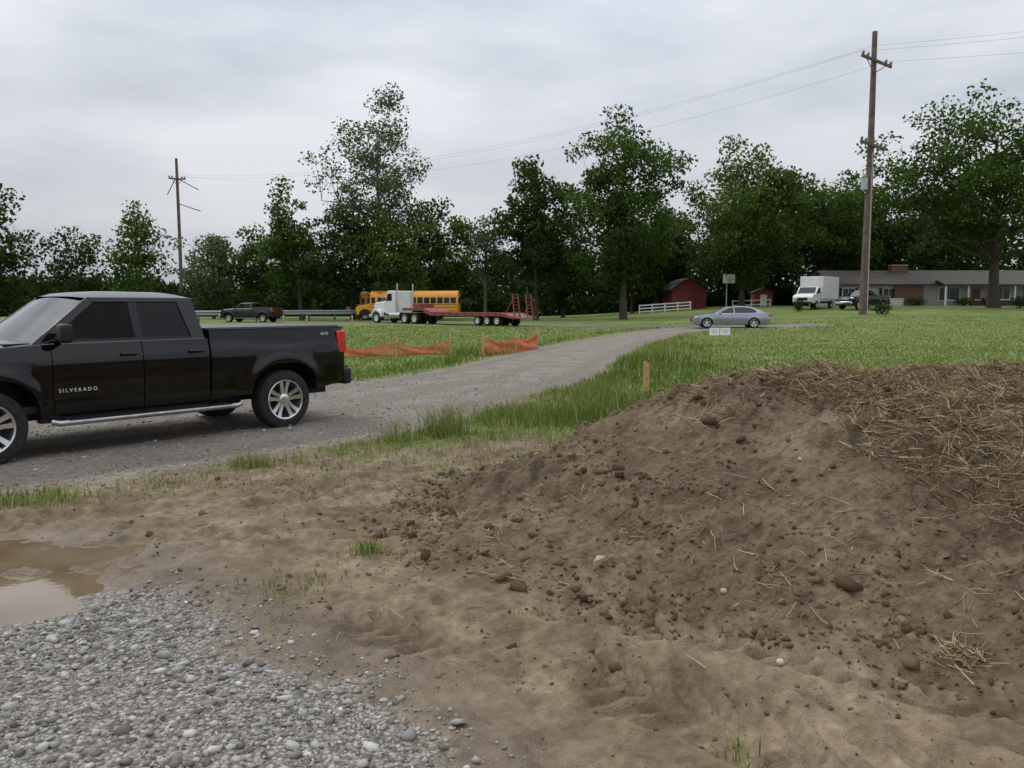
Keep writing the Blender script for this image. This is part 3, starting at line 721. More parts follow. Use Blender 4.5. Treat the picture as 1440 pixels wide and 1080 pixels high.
    vs=[];fs=[];nxr,nyr=14,12
    for i in range(nxr+1):
        u=i/nxr; xx=1.18+u*1.36
        for j in range(nyr+1):
            v=-1+2*j/nyr; yw=.752*(1-.03*(2*u-1)**4)
            zz=1.795+.085*(1-abs(v)**3.5)*(1-abs(2*u-1)**5*.8)
            vs.append((xx+.07*(1-v*v)*(u>.9),v*yw,zz))
    for i in range(nxr):
        for j in range(nyr):
            a=i*(nyr+1)+j; fs.append((a,a+nyr+1,a+nyr+2,a+1))
    mesh('roof',vs,fs,P,T,sm=40)
    mesh('headliner',[(a,b*.97,c-.03) for a,b,c in vs],fs,M['interior'],T)
    def pane(nm,xb,zb,wb,xt,zt,wt,bow,mat):
        vs=[];fs=[]
        for i in range(7):
            t=i/6
            for j in range(11):
                s=-1+2*j/10; vs.append((xb+(xt-xb)*t+bow*(1-s*s),s*(wb+(wt-wb)*t),zb+(zt-zb)*t))
        for i in range(6):
            for j in range(10):
                a=i*11+j; fs.append((a,a+1,a+12,a+11))
        return mesh(nm,vs,fs,mat,T,sm=60)
    pane('windshield',3.17,1.262,.915,2.49,1.80,.725,.12,M['windshield'])
    pane('rear_window',1.145,1.30,.90,1.21,1.79,.72,-.02,M['tint_glass'])
    prism_y('cowl',[(3.09,1.245),(3.40,1.258),(3.40,1.288),(3.14,1.292)],-.86,.86,M['plastic'],T)
    for s in (-1,1):
        box('mirror_arm',(2.88,s*1.0,1.34),(.07,.14,.05),M['plastic'],T,bevel=.012)
        box('mirror',(2.89,s*1.14,1.40),(.13,.27,.21),M['plastic'],T,(0,0,s*-.18),bevel=.04)
        for hx in (2.14,1.30):
            box('door_handle',(hx,s*1.018,1.135),(.19,.03,.035),P,T,bevel=.012)
        tube('running_board',[(.70,s*1.0,.42),(.76,s*1.03,.40),(2.95,s*1.03,.40),(3.02,s*1.0,.42)],[.034]*4,M['step_metal'],T,12)
        box('board_step_pad',(1.85,s*1.035,.435),(2.0,.05,.012),M['plastic'],T)
        for bx in (.95,1.9,2.85): box('board_bracket',(bx,s*.95,.43),(.05,.18,.03),M['darkmetal'],T)
        prism_y('head_light',[(4.42,.98),(4.60,.98),(4.56,1.12),(4.40,1.14)],s*.915,s*.62,M['lens'],T,.02)
        prism_y('rocker',[(1.13,.40),(3.1,.40),(3.1,.475),(1.13,.475)],s*.925,s*.80,M['plastic'],T,.01)
    box('grille',(4.665,0,.98),(.06,1.25,.30),M['plastic'],T,bevel=.02)
    for z in (.90,.98,1.06): box('grille_bar',(4.695,0,z),(.03,1.2,.03),M['chrome'],T,bevel=.008)
    box('front_bumper',(4.68,0,.62),(.18,1.82,.26),M['chrome'],T,bevel=.05)
    box('front_valance',(4.62,0,.44),(.16,1.7,.12),M['plastic'],T,bevel=.03)
    tube('exhaust_pipe',[(-.2,-.5,.42),(-.9,-.62,.40),(-1.05,-.75,.40)],[.035]*3,M['darkmetal'],T)
    for cx in (0,WB):
        for s in (-1,1): wheel(T,cx,s*.865,.405,.275,s,.278)
    if detail:
        text('badge_lettering','SILVERADO',.058,(2.93,.9985,.74),T,M['white_letter'],.003,1.5)
        text('bed_decal','4WD',.06,(-.62,.966,1.28),T,M['white_letter'],.002,1.0)
        for z in (1.05,1.21): box('fuel_door_seam',(.42,1.001 if z<1.1 else .976,z),(.17,.006,.005),M['plastic'],T)
        box('dashboard',(2.86,0,1.16),(.42,1.66,.26),M['interior'],T,bevel=.05)
        for sy in (-.42,.42):
            for sx in (1.85,1.40):
                box('seat_cushion',(sx+.1,sy,.86),(.5,.5,.18),M['interior'],T,bevel=.05)
                box('seat_back',(sx-.22,sy,1.18),(.16,.5,.62),M['interior'],T,(0,-.2,0),bevel=.05)
                box('head_rest',(sx-.30,sy,1.56),(.1,.26,.18),M['interior'],T,(0,-.15,0),bevel=.04)
        pts=[(2.50-.076*math.cos(2*math.pi*i/24),.42+.19*math.sin(2*math.pi*i/24),1.20+.19*math.cos(2*math.pi*i/24)) for i in range(25)]
        tube('steering_wheel',pts,.016,M['interior'],T,8,False)
        tube('steering_column',[(2.50,.42,1.20),(2.78,.42,1.10)],.03,M['interior'],T)
    return T
truck=pickup('pickup_truck',(-3.90,11.74,0.0),math.atan2(-.765,-.644))

def driver(parent):
    D=bpy.data.objects.new('driver',None); COL.objects.link(D); D.parent=parent; D.location=(-.1,0,0)
    pts=[];eds=[];rad=[]
    def add(p,r,par=None):
        pts.append(p);rad.append(r)
        if par is not None: eds.append((par,len(pts)-1))
        return len(pts)-1
    pel=add((1.98,.42,.98),.15); ab=add((1.93,.42,1.13),.135,pel); ch=add((1.89,.42,1.30),.15,ab); nk=add((1.90,.42,1.43),.062,ch); add((1.92,.42,1.50),.055,nk)
    for s in (-1,1):
        kn=add((2.42,.42+s*.12,1.0),.075,add((2.1,.42+s*.10,.96),.095,pel)); add((2.66,.42+s*.12,.68),.05,kn)
        sh=add((1.90,.42+s*.18,1.36),.068,ch); el=add((2.12,.42+s*.26,1.16),.045,sh); add((2.5,.42+s*.17,1.27),.03,el)
    me=bpy.data.meshes.new('body'); me.from_pydata(pts,eds,[]); me.materials.append(M['shirt']); o=bpy.data.objects.new('body',me); link(o,D)
    o.modifiers.new('skin','SKIN')
    for i,v in enumerate(me.skin_vertices[0].data if me.skin_vertices else []): v.radius=(rad[i],rad[i]); v.use_root=(i==0)
    o.modifiers.new('sub','SUBSURF').levels=1
    vs=[];fs=[];n,m=20,14
    for i in range(m+1):
        a=math.pi*i/m
        for j in range(n):
            b=2*math.pi*j/n; x_=math.sin(a)*math.cos(b);y_=math.sin(a)*math.sin(b);z_=math.cos(a)
            w=1-.22*max(0,-z_)**1.5; xx=.098*x_*w+(.012 if z_<-.2 and x_>0 else 0)
            if x_>.93 and -.35<z_<.1: xx+=.018
            vs.append((xx,.076*y_*w,.118*z_))
    for i in range(m):
        for j in range(n): fs.append((i*n+j,(i+1)*n+j,(i+1)*n+(j+1)%n,i*n+(j+1)%n))
    h=mesh('head',vs,fs,M['skin'],D,sm=60); h.location=(1.94,.42,1.60)
    hv=[(x*1.07-.008,y*1.08,z*1.07+.004) for x,y,z in vs]
    hf=[f for f in fs if np.mean([vs[k][2] for k in f])>.035 or (np.mean([vs[k][0] for k in f])<-.03 and np.mean([vs[k][2] for k in f])>-.06)]
    hh=mesh('hair',hv,hf,M['hair'],D,sm=60); hh.location=(1.94,.42,1.60)
    for s in (-1,1):
        box('ear',(1.935,.42+s*.078,1.60),(.035,.014,.055),M['skin'],D,bevel=.006)
        box('eye',(2.030,.42+s*.03,1.612),(.008,.024,.010),M['hair'],D,bevel=.003)
        box('palm',(2.55,.42+s*.165,1.28),(.085,.03,.075),M['skin'],D,(0,.3,0),bevel=.012)
        for f_ in range(4):
            z=1.312-.021*f_; tube('finger',[(2.585,.42+s*.165,z),(2.63,.42+s*.17,z),(2.645,.42+s*.185,z-.004),(2.625,.42+s*.20,z-.006)],[.009,.009,.008,.006],M['skin'],D,6)
        tube('thumb',[(2.54,.42+s*.155,1.31),(2.58,.42+s*.14,1.335),(2.61,.42+s*.145,1.33)],[.011,.010,.008],M['skin'],D,6)
    box('mouth',(2.036,.42,1.542),(.006,.04,.008),M['barn_red'],D)
driver(truck)
pickup('pickup_truck',(-23.3,77,hz(-22.5,77)),math.pi-.25,'dark_blue_paint',False)
pickup('pickup_truck',(35.2,78.5,hz(34,78)),math.pi+.55,'black_paint',False)

def sedan(name,loc,rz,paint):
    T=empty(name,loc,rz); P=M[paint]; WB=3.05
    zp=interp([(.18,.84),(.30,.90),(.50,.935),(.66,.945),(.70,.94),(.88,.915),(1.0,.88)])
    L0,L1=-1.08,3.98
    def half(x,z,t):
        y=zp(z)
        if x>3.2: y-=.26*((x-3.2)/.78)**2.4
        if x<-.5: y-=.17*((-.5-x)/.58)**2.4
        for sx in (.42,1.42,2.45):
            if abs(x-sx)<.006: y-=.015
        d=min(math.hypot(x,z-.34),math.hypot(x-WB,z-.34)); y+=.02*math.exp(-((d-.40)/.08)**2)
        return y
    bot=lambda x:max(.22 if -.7<x<3.6 else .26,arch(x,0,.34,.40,.37,2),arch(x,WB,.34,.40,.37,2))
    top=interp([(-1.08,.80),(-1.04,.98),(-.9,1.02),(-.3,1.02),(.5,.985),(2.2,.94),(2.5,.95),(3.2,.88),(3.7,.78),(3.9,.70),(3.98,.56)])
    ex=[]
    for cx in (0,WB): ex+=[cx+.40*math.cos(a) for a in np.linspace(0,math.pi,20)]+[cx-.4005,cx+.4005]
    for s in (.42,1.42,2.45): ex+=[s-.007,s-.004,s+.004,s+.007]
    shell('body',stations(L0,L1,.09,ex),top,bot,half,P,T,12,.035,10)
    prof=[(2.55,.94),(1.72,1.36),(1.1,1.45),(.45,1.44),(-.1,1.33),(-.75,1.02)]
    vs=[];fs=[];n=len(prof);K=10
    for (x,z) in prof:
        w=.86-(z-.94)/.5*.26
        for j in range(K+1):
            s=-1+2*j/K; vs.append((x+(.08*(1-s*s) if x>1.7 else -.05*(1-s*s) if x<0 else 0),s*w,z+.025*(1-s*s)))
    for i in range(n-1):
        for j in range(K): a=i*(K+1)+j; fs.append((a,a+1,a+K+2,a+K+1))
    for j in (0,K): fs.append(tuple(i*(K+1)+j for i in range(n)))
    mesh('cabin',vs,fs,P,T,sm=30)
    def sidew(nm,poly):
        for s in (-1,1):
            mesh(nm,[(p[0],s*(.868-(p[1]-.94)/.5*.26+.004),p[1]) for p in poly],[tuple(range(len(poly)))],M['dark_glass'],T)
    sidew('front_side_window',[(2.32,1.0),(1.70,1.31),(1.32,1.375),(1.32,1.0)]); sidew('rear_side_window',[(1.25,1.0),(1.25,1.38),(.55,1.385),(.1,1.30),(-.2,1.12),(-.1,1.02)])
    def gl(nm,a,b):
        vs=[];K=8
        for (x,z,o) in (a,b):
            w=(.86-(z-.94)/.5*.26)-.05
            for j in range(K+1): s=-1+2*j/K; vs.append((x+o*(1-s*s),s*w,z+.025*(1-s*s)+.008))
        mesh(nm,vs,[(j,j+1,j+K+2,j+K+1) for j in range(K)],M['dark_glass'],T,sm=60)
    gl('windshield',(2.46,.99,.08),(1.78,1.335,.08)); gl('rear_window',(-.18,1.30,-.05),(-.66,1.07,-.05))
    for s in (-1,1):
        prism_y('head_light',[(3.62,.60),(3.90,.58),(3.84,.70),(3.6,.73)],s*.78,s*.45,M['lens'],T,.01)
        prism_y('tail_light',[(-1.09,.78),(-1.09,.92),(-.92,.92),(-.92,.8)],s*.84,s*.1,M['taillight'],T,.01)
        box('mirror',(2.2,s*.98,1.0),(.12,.2,.13),P,T,bevel=.03)
        for hx in (.55,1.55): box('door_handle',(hx,s*.94,.84),(.16,.02,.03),M['chrome'],T,bevel=.008)
        for cx in (0,WB):
            wheel(T,cx,s*.83,.35,.23,s,.245); box('wheel_well_wall',(cx,s*.58,.5),(.78,.02,.44),M['plastic'],T)
    box('grille',(3.96,0,.50),(.05,1.0,.16),M['plastic'],T,bevel=.02); box('underbody',(1.4,0,.26),(4.6,1.2,.1),M['plastic'],T)
    return T
sedan('parked_sedan',(16.1,54.2,hz(15,54)),math.pi-.10,'silver_paint')

def bus(name,loc,rz):
    T=empty(name,loc,rz); Yl=M['bus_yellow']
    sec=[(1.20,.45),(1.22,.9),(1.22,1.6),(1.19,2.45),(1.12,2.72),(.95,2.92),(.6,3.04),(0,3.09)]
    full=[(-a,b) for a,b in sec]+[(a,b) for a,b in reversed(sec[:-1])]
    m=len(full); vs=[];fs=[]
    for x in (-5.3,-5.2,3.9,4.0):
        k=.97 if x in(-5.3,4.0) else 1
        for a,b in full: vs.append((x,a*k,.45+(b-.45)*k))
    for i in range(3):
        for j in range(m-1): a=i*m+j; fs.append((a,a+m,a+m+1,a+1))
    fs.append(tuple(range(m))[::-1]); fs.append(tuple(range(3*m,4*m)))
    mesh('body',vs,fs,Yl,T,sm=40)
    prism_y('hood',[(3.98,.5),(5.55,.5),(5.6,1.25),(5.45,1.45),(3.98,1.72)],-1.0,1.0,Yl,T,.08)
    box('bumper_front',(5.68,0,.6),(.16,2.3,.28),M['plastic'],T,bevel=.03); box('bumper_rear',(-5.38,0,.62),(.14,2.3,.28),M['plastic'],T,bevel=.03)
    box('grille',(5.6,0,1.0),(.05,1.0,.5),M['plastic'],T)
    for s in (-1,1):
        for i in range(12):
            box('side_window',(-4.8+i*.70,s*1.213,2.06),(.57,.02,.62),M['dark_glass'],T,(s*.035,0,0))
        for z in (.95,1.35,1.62): box('rub_rail',(-.65,s*1.226,z),(9.2,.02,.05),M['plastic'],T)
        box('driver_window',(3.66,s*1.213,2.05),(.4,.02,.62),M['dark_glass'],T)
        box('head_light',(5.55,s*.75,1.05),(.1,.26,.24),M['lens'],T,bevel=.02)
        for x in (-2.9,4.55):
            wheel(T,x,s*1.02,.5,.28,s,.3,'steel'); prism_y('fender_arch',[(x+.66*math.cos(a),.5+.66*math.sin(a)) for a in np.linspace(0,math.pi,14)],s*1.2295,s*.6,M['plastic'],T)
        for x in (3.95,-5.25): box('flasher',(x,s*.8,2.86),(.14,.22,.16),M['taillight'],T)
    box('windshield',(4.0,0,2.15),(.03,2.1,.8),M['dark_glass'],T); box('rear_window',(-5.31,0,2.1),(.03,1.6,.55),M['dark_glass'],T)
    box('destination_sign',(4.0,0,2.82),(.04,1.2,.2),M['plastic'],T)
    tube('mirror_arm',[(5.3,.9,1.4),(5.5,1.3,1.9)],.02,M['plastic'],T); box('mirror',(5.5,1.3,2.0),(.06,.2,.3),M['plastic'],T)
bus('school_bus',(-10.9,86,hz(-11,87)+.05),math.pi-.04)
bus('school_bus',(-12.9,91,hz(-12,92)+.05),math.pi-.04)

def semi(name,loc,rz):
    T=empty(name,loc,rz); W=M['white_paint']
    for s in (-1,1): box('frame_rail',(2.6,s*.42,.85),(7.6,.1,.26),M['darkmetal'],T)
    prism_y('hood',[(4.7,.95),(6.85,.95),(6.95,1.2),(6.85,1.75),(6.6,1.92),(4.7,2.08)],-.72,.72,W,T,.12)
    prism_y('cab',[(3.3,.85),(4.75,.85),(4.75,2.1),(4.45,2.85),(4.2,2.97),(3.35,2.95)],-1.05,1.05,W,T,.08)
    for s in (-1,1):
        prism_y('side_window',[(3.75,2.05),(4.60,2.05),(4.36,2.68),(3.75,2.7)],s*1.056,s*1.0,M['dark_glass'],T)
        prism_y('front_fender',[(6.0+.72*math.cos(a),.6+.72*math.sin(a)) for a in np.linspace(0,math.pi,14)]+[(5.35,.6),(5.38,.7),(5.44,.9),(6.0,1.16),(6.5,.95),(6.66,.6)],s*1.18,s*.7,W,T,.02)
        tube('fuel_tank',[(2.5,s*.95,.75),(4.0,s*.95,.75)],.3,M['chrome'],T,20)
        tube('exhaust_stack',[(3.15,s*.9,1.0),(3.15,s*.9,3.6)],.07,M['chrome'],T,12)
        box('head_light',(6.9,s*.62,1.2),(.08,.25,.2),M['lens'],T,bevel=.02)
        box('mirror',(4.75,s*1.3,2.2),(.08,.2,.45),M['chrome'],T,bevel=.02); tube('mirror_arm',[(4.6,s*1.0,2.4),(4.75,s*1.3,2.4)],.015,M['chrome'],T)
        wheel(T,6.0,s*1.0,.5,.28,s,.3,'white')
        for x in (.5,1.85):
            wheel(T,x,s*.95,.5,.5,s,.3,'white')
        box('step',(4.3,s*1.05,.62),(.6,.2,.06),M['chrome'],T)
    vs=[(4.76,-.92,2.12),(4.76,.92,2.12),(4.46,.85,2.80),(4.46,-.85,2.80)]
    mesh('windshield',[(a+.01,b,c+.005) for a,b,c in vs],[(0,1,2,3)],M['dark_glass'],T)
    box('front_bumper',(7.05,0,.66),(.12,2.3,.34),M['chrome'],T,bevel=.04); box('grille',(6.93,0,1.35),(.06,.9,.75),M['chrome'],T,bevel=.02)
    box('cab_visor',(4.52,0,2.90),(.25,1.8,.05),W,T); box('fifth_wheel',(1.2,0,1.08),(.9,.9,.12),M['darkmetal'],T)
    Rd=M['red_steel']
    prism_y('gooseneck',[(2.1,1.18),(2.1,1.42),(-.8,1.42),(-1.7,1.10),(-1.7,.80),(-.9,1.0),(-.7,1.18)],-1.2,1.2,Rd,T,.02)
    box('trailer_deck',(-5.9,0,.985),(8.5,2.5,.07),M['deck_wood'],T)
    for s in (-1,1):
        prism_y('side_rail',[(-1.6,.76),(-1.6,1.06),(-10.2,1.06),(-11.6,.72),(-11.6,.56),(-10.2,.78)],s*1.29,s*1.2,Rd,T,.01)
        for x in np.arange(-9.6,-1.8,.9): box('stake_pocket',(x,s*1.32,.92),(.1,.06,.24),Rd,T)
        for x in (-7.4,-8.5,-9.6): wheel(T,x,s*.98,.42,.45,s,.25,'white')
        for k in range(2): tube('ramp_side',[(-11.45,s*(.45+.62*k),.7),(-11.2,s*(.45+.62*k),2.55)],.06,Rd,T,6)
        for k in range(7): box('ramp_rung',(-11.42+.03*k,s*.76,.85+.27*k),(.08,.62,.05),Rd,T)
        tube('ramp_brace',[(-10.5,s*1.1,1.0),(-11.25,s*1.1,2.0)],.04,Rd,T,6)
        box('trailer_light',(-11.63,s*1.1,.66),(.04,.2,.1),M['taillight'],T)
    prism_y('beaver_tail',[(-10.15,1.0),(-11.55,.68),(-11.55,.60),(-10.15,.92)],-1.19,1.19,M['deck_wood'],T)
    for x in (-3,-5,-7,-9): box('cross_member',(x,0,.86),(.12,2.3,.14),M['darkmetal'],T)
    box('tool_box',(.6,0,1.6),(.8,1.8,.35),Rd,T,bevel=.02)
    return T
semi('semi_truck_with_flatbed_trailer',(-7.4,71.1,hz(-7.4,71.1)-.02),math.atan2(.686,-.728))

def boxtruck(name,loc,rz):
    T=empty(name,loc,rz); W=M['white_paint']
    box('cargo_box',(.6,0,2.05),(4.4,2.3,2.3),W,T,bevel=.04)
    for s in (-1,1):
        box('box_rail',(.6,s*1.155,.95),(4.4,.02,.12),M['grey_metal'],T)
        for x in (0,3.9): wheel(T,x,s*.9,.4,.25,s,.22,'steel')
    prism_y('cab',[(2.95,.55),(5.0,.55),(5.02,1.15),(4.85,1.32),(4.1,1.5),(3.55,2.15),(2.95,2.2)],-.98,.98,W,T,.06)
    for s in (-1,1):
        prism_y('side_window',[(3.05,1.5),(3.95,1.5),(3.52,2.02),(3.05,2.05)],s*.986,s*.9,M['dark_glass'],T)
        box('head_light',(5.0,s*.75,1.0),(.06,.28,.2),M['lens'],T,bevel=.02); box('mirror',(3.95,s*1.2,1.65),(.08,.18,.3),M['plastic'],T)
    mesh('windshield',[(4.11,-.85,1.53),(4.11,.85,1.53),(3.60,.8,2.12),(3.60,-.8,2.12)],[(0,1,2,3)],M['dark_glass'],T)
    box('grille',(5.02,0,.95),(.05,1.0,.26),M['plastic'],T); box('bumper',(5.08,0,.6),(.12,1.9,.2),M['plastic'],T,bevel=.03)
    box('chassis',(1.2,0,.65),(5.6,.9,.2),M['darkmetal'],T)
boxtruck('box_truck',(31.6,82.5,hz(31,81)),math.pi+.85)

# ------------------------------------------------------------------ poles and wires
def upole(name,x,y,h,r0,r1,ang,arms,low=None,tilt=0):
    z0=hz(x,y); T=empty(name,(x,y,z0))
    tube('pole',[(0,0,-.3),(0.05,0,h*.5),(0,0,h)],[r0,(r0+r1)/2,r1],M['pole_wood'],T,14)
    px,py=math.cos(ang),math.sin(ang)
    for (z,L) in arms:
        ax,ay=py*(r1+.10),-px*(r1+.10)
        q=bpy.data.objects.new('crossarm_assembly',None); COL.objects.link(q); q.parent=T; q.location=(ax,ay,z); q.rotation_euler=(0,tilt,ang); q.rotation_mode='XYZ'
        box('crossarm',(0,0,0),(L,.14,.22),M['pole_wood'],q)
        for s in (-1,1):
            tube('brace',[(s*L*.33,.02,-.05),(0,.05,-1.0)],.035,M['pole_wood'],q,6)
            for f in (.46,.3): tube('insulator',[(s*L*f,0,.11),(s*L*f,0,.25),(s*L*f,0,.42)],[.07,.13,.06],M['insulator'],q,8)
    if low:
        tube('transformer',[(-.48,-.3,low),(-.48,-.3,low+.95)],.26,M['grey_metal'],T,14)
        tube('bushing',[(-.48,-.3,low+.95),(-.48,-.3,low+1.2)],.05,M['insulator'],T,8)
        tube('riser_conduit',[(r0*.5,-r0*.95,0),(r1*.6,-r1*1.1,low+3)],.05,M['grey_metal'],T,6)
    return z0,T
zr,_=upole('utility_pole',29.6,68,23.0,.36,.20,.42,[(20.6,3.4),(13.9,2.9)],10.3,.16)
zl,TP=upole('utility_pole',-51.5,126,24.0,.30,.20,.42,[(20.9,2.4)])
for (z0_,z1_,dx) in ((21.0,19.2,3.4),(17.2,16.0,3.6),(21.4,18.5,-1.4)):
    tube('side_bracket',[(0,0,z0_),(dx,-.4,z1_)],.07,M['pole_wood'],TP,6)
def wire(p,q,sag,nm='power_line'):
    n=24; pts=[tuple(Vector(p).lerp(Vector(q),i/n)-Vector((0,0,sag*4*(i/n)*(1-i/n)))) for i in range(n+1)]
    return tube(nm,pts,.0095,M['wire'],None,4)
WE=empty('power_lines')
def W3(off,zA,zB,sag):
    px,py=.913*off,.408*off
    a=(29.6+px,68+py,zr+zA); b=(-51.5+px,126+py,zl+zB); c=(29.6+80.8+px,68-57+py,zr+zA+1.5)
    for p,q,s in ((a,b,sag),(a,c,sag*.8)): wire(p,q,s).parent=WE
W3(-1.55,21.25,21.3,3.6);W3(1.5,20.8,21.3,3.9);W3(0,21.9,21.6,3.4)

# ------------------------------------------------------------------ fences, stakes, signs
def orange_fence(name,pts,h):
    T=empty(name,(0,0,0)); m,nt,b=newmat('orange_mesh')
    g=N(nt,'ShaderNodeNewGeometry').outputs['Position']
    nt.links.new(ramp(nt,noise(nt,g,4,3),[(.3,(.50,.11,.04)),(.7,(.68,.22,.10))]),b.inputs['Base Color']); setin(b,Roughness=.6)
    parts=[]; P=[]
    for (a,c) in zip(pts[:-1],pts[1:]):
        L=math.hypot(c[0]-a[0],c[1]-a[1]); n=max(2,int(L/.07))
        for i in range(n): P.append((a[0]+(c[0]-a[0])*i/n,a[1]+(c[1]-a[1])*i/n,i/n))
    P.append((*pts[-1],1))
    rows=9; grid=[]
    for (x,y,t) in P:
        z=hz(x,y); hh=h*(.82+.18*math.cos(2*math.pi*t))*(.93+.10*math.sin(x*3.1+y)); grid.append([(x+.03*math.sin(7*x+k),y+.05*math.sin(5*x+k*.7),z+.02+hh*k/rows) for k in range(rows+1)])
    def strip(p,q,w):
        return [(p[0],p[1],p[2]-w),(q[0],q[1],q[2]-w),(q[0],q[1],q[2]+w),(p[0],p[1],p[2]+w)],[(0,1,2,3)]
    for k in range(rows+1):
        for i in range(len(grid)-1): parts.append(strip(grid[i][k],grid[i+1][k],.010 if k not in(0,rows) else .03))
    for i in range(len(grid)):
        for k in range(rows):
            p,q=grid[i][k],grid[i][k+1]; parts.append(([(p[0]-.010,p[1],p[2]),(p[0]+.010,p[1],p[2]),(q[0]+.010,q[1],q[2]),(q[0]-.010,q[1],q[2])],[(0,1,2,3)]))
    v,f=join_data(parts); mesh('netting',v,f,m,T)
    for p in pts:
        box('stake',(p[0],p[1]-.06,hz(*p)+.36),(.06,.06,.95),M['stake_wood'],T,(0,.03,.2))
orange_fence('orange_safety_fence',[(-8.2,25.3),(-6.1,25.9),(-3.95,27.4),(-2.2,28.6)],.40)
orange_fence('orange_safety_fence',[(-.98,27.4),(.15,29.4),(1.0,31.5)],.58)
T=empty('survey_stake',(2.52,15,hz(2.52,15)))
prism_y('stake',[(-.055,-.1),(.055,-.1),(.055,.62),(.0,.68),(-.055,.66)],-.015,.015,M['stake_wood'],T)
T=empty('yard_sign',(10.2,39.5,hz(10.2,39.5)),.1)
for s in (-.27,.27):
    box('panel',(s,0,.42),(.50,.015,.36),M['sign'],T)
    for d in (-.16,.16): tube('wire_leg',[(s+d,.01,-.05),(s+d,.01,.5)],.006,M['grey_metal'],T,5)
    for k in range(3): box('print_line',(s,-.010,.50-.07*k),(.36-.08*k,.004,.022),M['print'],T)
def railfence(name,a,b,n,h,rails,mat,pw=.1,rw=.14):
    T=empty(name,(a[0],a[1],hz(*a))); L=math.hypot(b[0]-a[0],b[1]-a[1]); T.rotation_euler=(0,0,math.atan2(b[1]-a[1],b[0]-a[0]))
    zb=hz(*b)-hz(*a); pit=-math.atan2(zb,L)
    for i in range(n+1):
        t=i/n; z=hz(a[0]+(b[0]-a[0])*t,a[1]+(b[1]-a[1])*t)-hz(*a); box('post',(L*t,0,z+h/2),(pw,pw,h+.1),mat,T)
    for r in rails: box('rail',(L/2,-pw*.5-.02,zb/2+h*r),(L,.035,rw),mat,T,(0,pit,0))
def guardrail(name,a,b,n):
    T=empty(name,(a[0],a[1],hz(*a))); L=math.hypot(b[0]-a[0],b[1]-a[1]); T.rotation_euler=(0,0,math.atan2(b[1]-a[1],b[0]-a[0]))
    for i in range(n+1):
        t=i/n; z=hz(a[0]+(b[0]-a[0])*t,a[1]+(b[1]-a[1])*t)-hz(*a); box('post',(L*t,.06,z+.55),(.15,.15,1.2),M['pole_wood'],T)
    pr=[(0,.62),(-.03,.66),(-.09,.70),(-.09,.76),(-.03,.80),(0,.86),(-.03,.92),(-.09,.96),(-.09,1.02),(-.03,1.06),(0,1.10)]
    m=len(pr); vs=[(0,p[0]-.03,p[1]) for p in pr]+[(L,p[0]-.03,p[1]+hz(*b)-hz(*a)) for p in pr]
    mesh('w_beam_rail',vs,[(i,i+1,i+1+m,i+m) for i in range(m-1)],M['guard_steel'],T)
guardrail('guardrail',(-37,73),(-16.5,87),9)
railfence('white_board_fence',(15.0,95),(21.0,95),4,1.05,(.25,.6,.95),M['white_trim'],.12,.14)
railfence('white_board_fence',(26.5,97),(31,97),4,.85,(.3,.9),M['white_trim'],.10,.10)
for i,(a,b) in enumerate(((-14.5,57),(-17.0,60),(-11.5,58))):
    T=empty('survey_stake',(a,b,hz(a,b))); box('stake',(0,0,.45),(.09,.05,1.0),M['stake_wood'],T); box('flagging',(0,-.03,.85),(.11,.012,.08),M['white_trim'],T)
T=empty('basketball_hoop',(25.2,95,hz(25.2,95)),.2)
tube('pole',[(0,0,-.1),(0,0,2.9),(0,-.5,3.3)],.07,M['grey_metal'],T); box('backboard',(0,-.55,3.45),(1.5,.05,1.05),M['white_trim'],T)
box('target_frame',(0,-.585,3.35),(.6,.01,.45),M['grey_metal'],T); tube('rim',[(.23*math.cos(a),-.83+.23*math.sin(a),3.05) for a in np.linspace(0,6.283,17)],.02,M['red_steel'],T,6,False)

# ------------------------------------------------------------------ buildings
def gable(T,nm,x0,x1,y0,y1,ze,zr_,ov,mat):
    ym=(y0+y1)/2; t=.16
    for s,ya in ((-1,y0-ov),(1,y1+ov)):
        sl=(zr_-ze)/(ym-y0); zo=ze-ov*sl
        vs=[(x0-ov,ya,zo),(x1+ov,ya,zo),(x1+ov,ym,zr_),(x0-ov,ym,zr_)]; vs+=[(a,b,c+t) for a,b,c in vs]
        mesh(nm,vs,[(0,1,2,3),(4,7,6,5),(0,4,5,1),(1,5,6,2),(3,7,4,0)],mat,T)
def gend(T,nm,x,y0,y1,ze,zr_,mat,th=.1):
    mesh(nm,[(x,y0,ze),(x,y1,ze),(x,(y0+y1)/2,zr_),(x+th,y0,ze),(x+th,y1,ze),(x+th,(y0+y1)/2,zr_)],[(0,2,1),(3,4,5),(0,3,5,2),(1,2,5,4)],mat,T)
def window(T,x,z,w,h,y=0,shut=False):
    box('window_glass',(x,y-.02,z),(w,.03,h),M['dark_glass'],T)
    for s in (-1,1): box('window_frame',(x+s*(w/2+.05),y-.03,z),(.1,.07,h+.2),M['white_trim'],T); box('window_frame',(x,y-.03,z+s*(h/2+.052)),(w-.004,.066,.1),M['white_trim'],T)
    box('mullion',(x,y-.04,z),(.05,.04,h),M['white_trim'],T)
    if shut:
        for s in (-1,1): box('shutter',(x+s*(w/2+.28),y-.03,z),(.34,.05,h+.1),M['plastic'],T)
T=empty('ranch_house',(37.8,96,hz(45,95)-.15),0)
box('walls',(14.5,4.2,1.4),(28,8,2.8),M['siding'],T)
box('brick_wall',(9.3,.16,1.38),(3.4,.5,2.74),M['brick'],T)
box('stone_wall_right',(22,.17,.55),(12.5,.1,1.1),M['brick'],T)
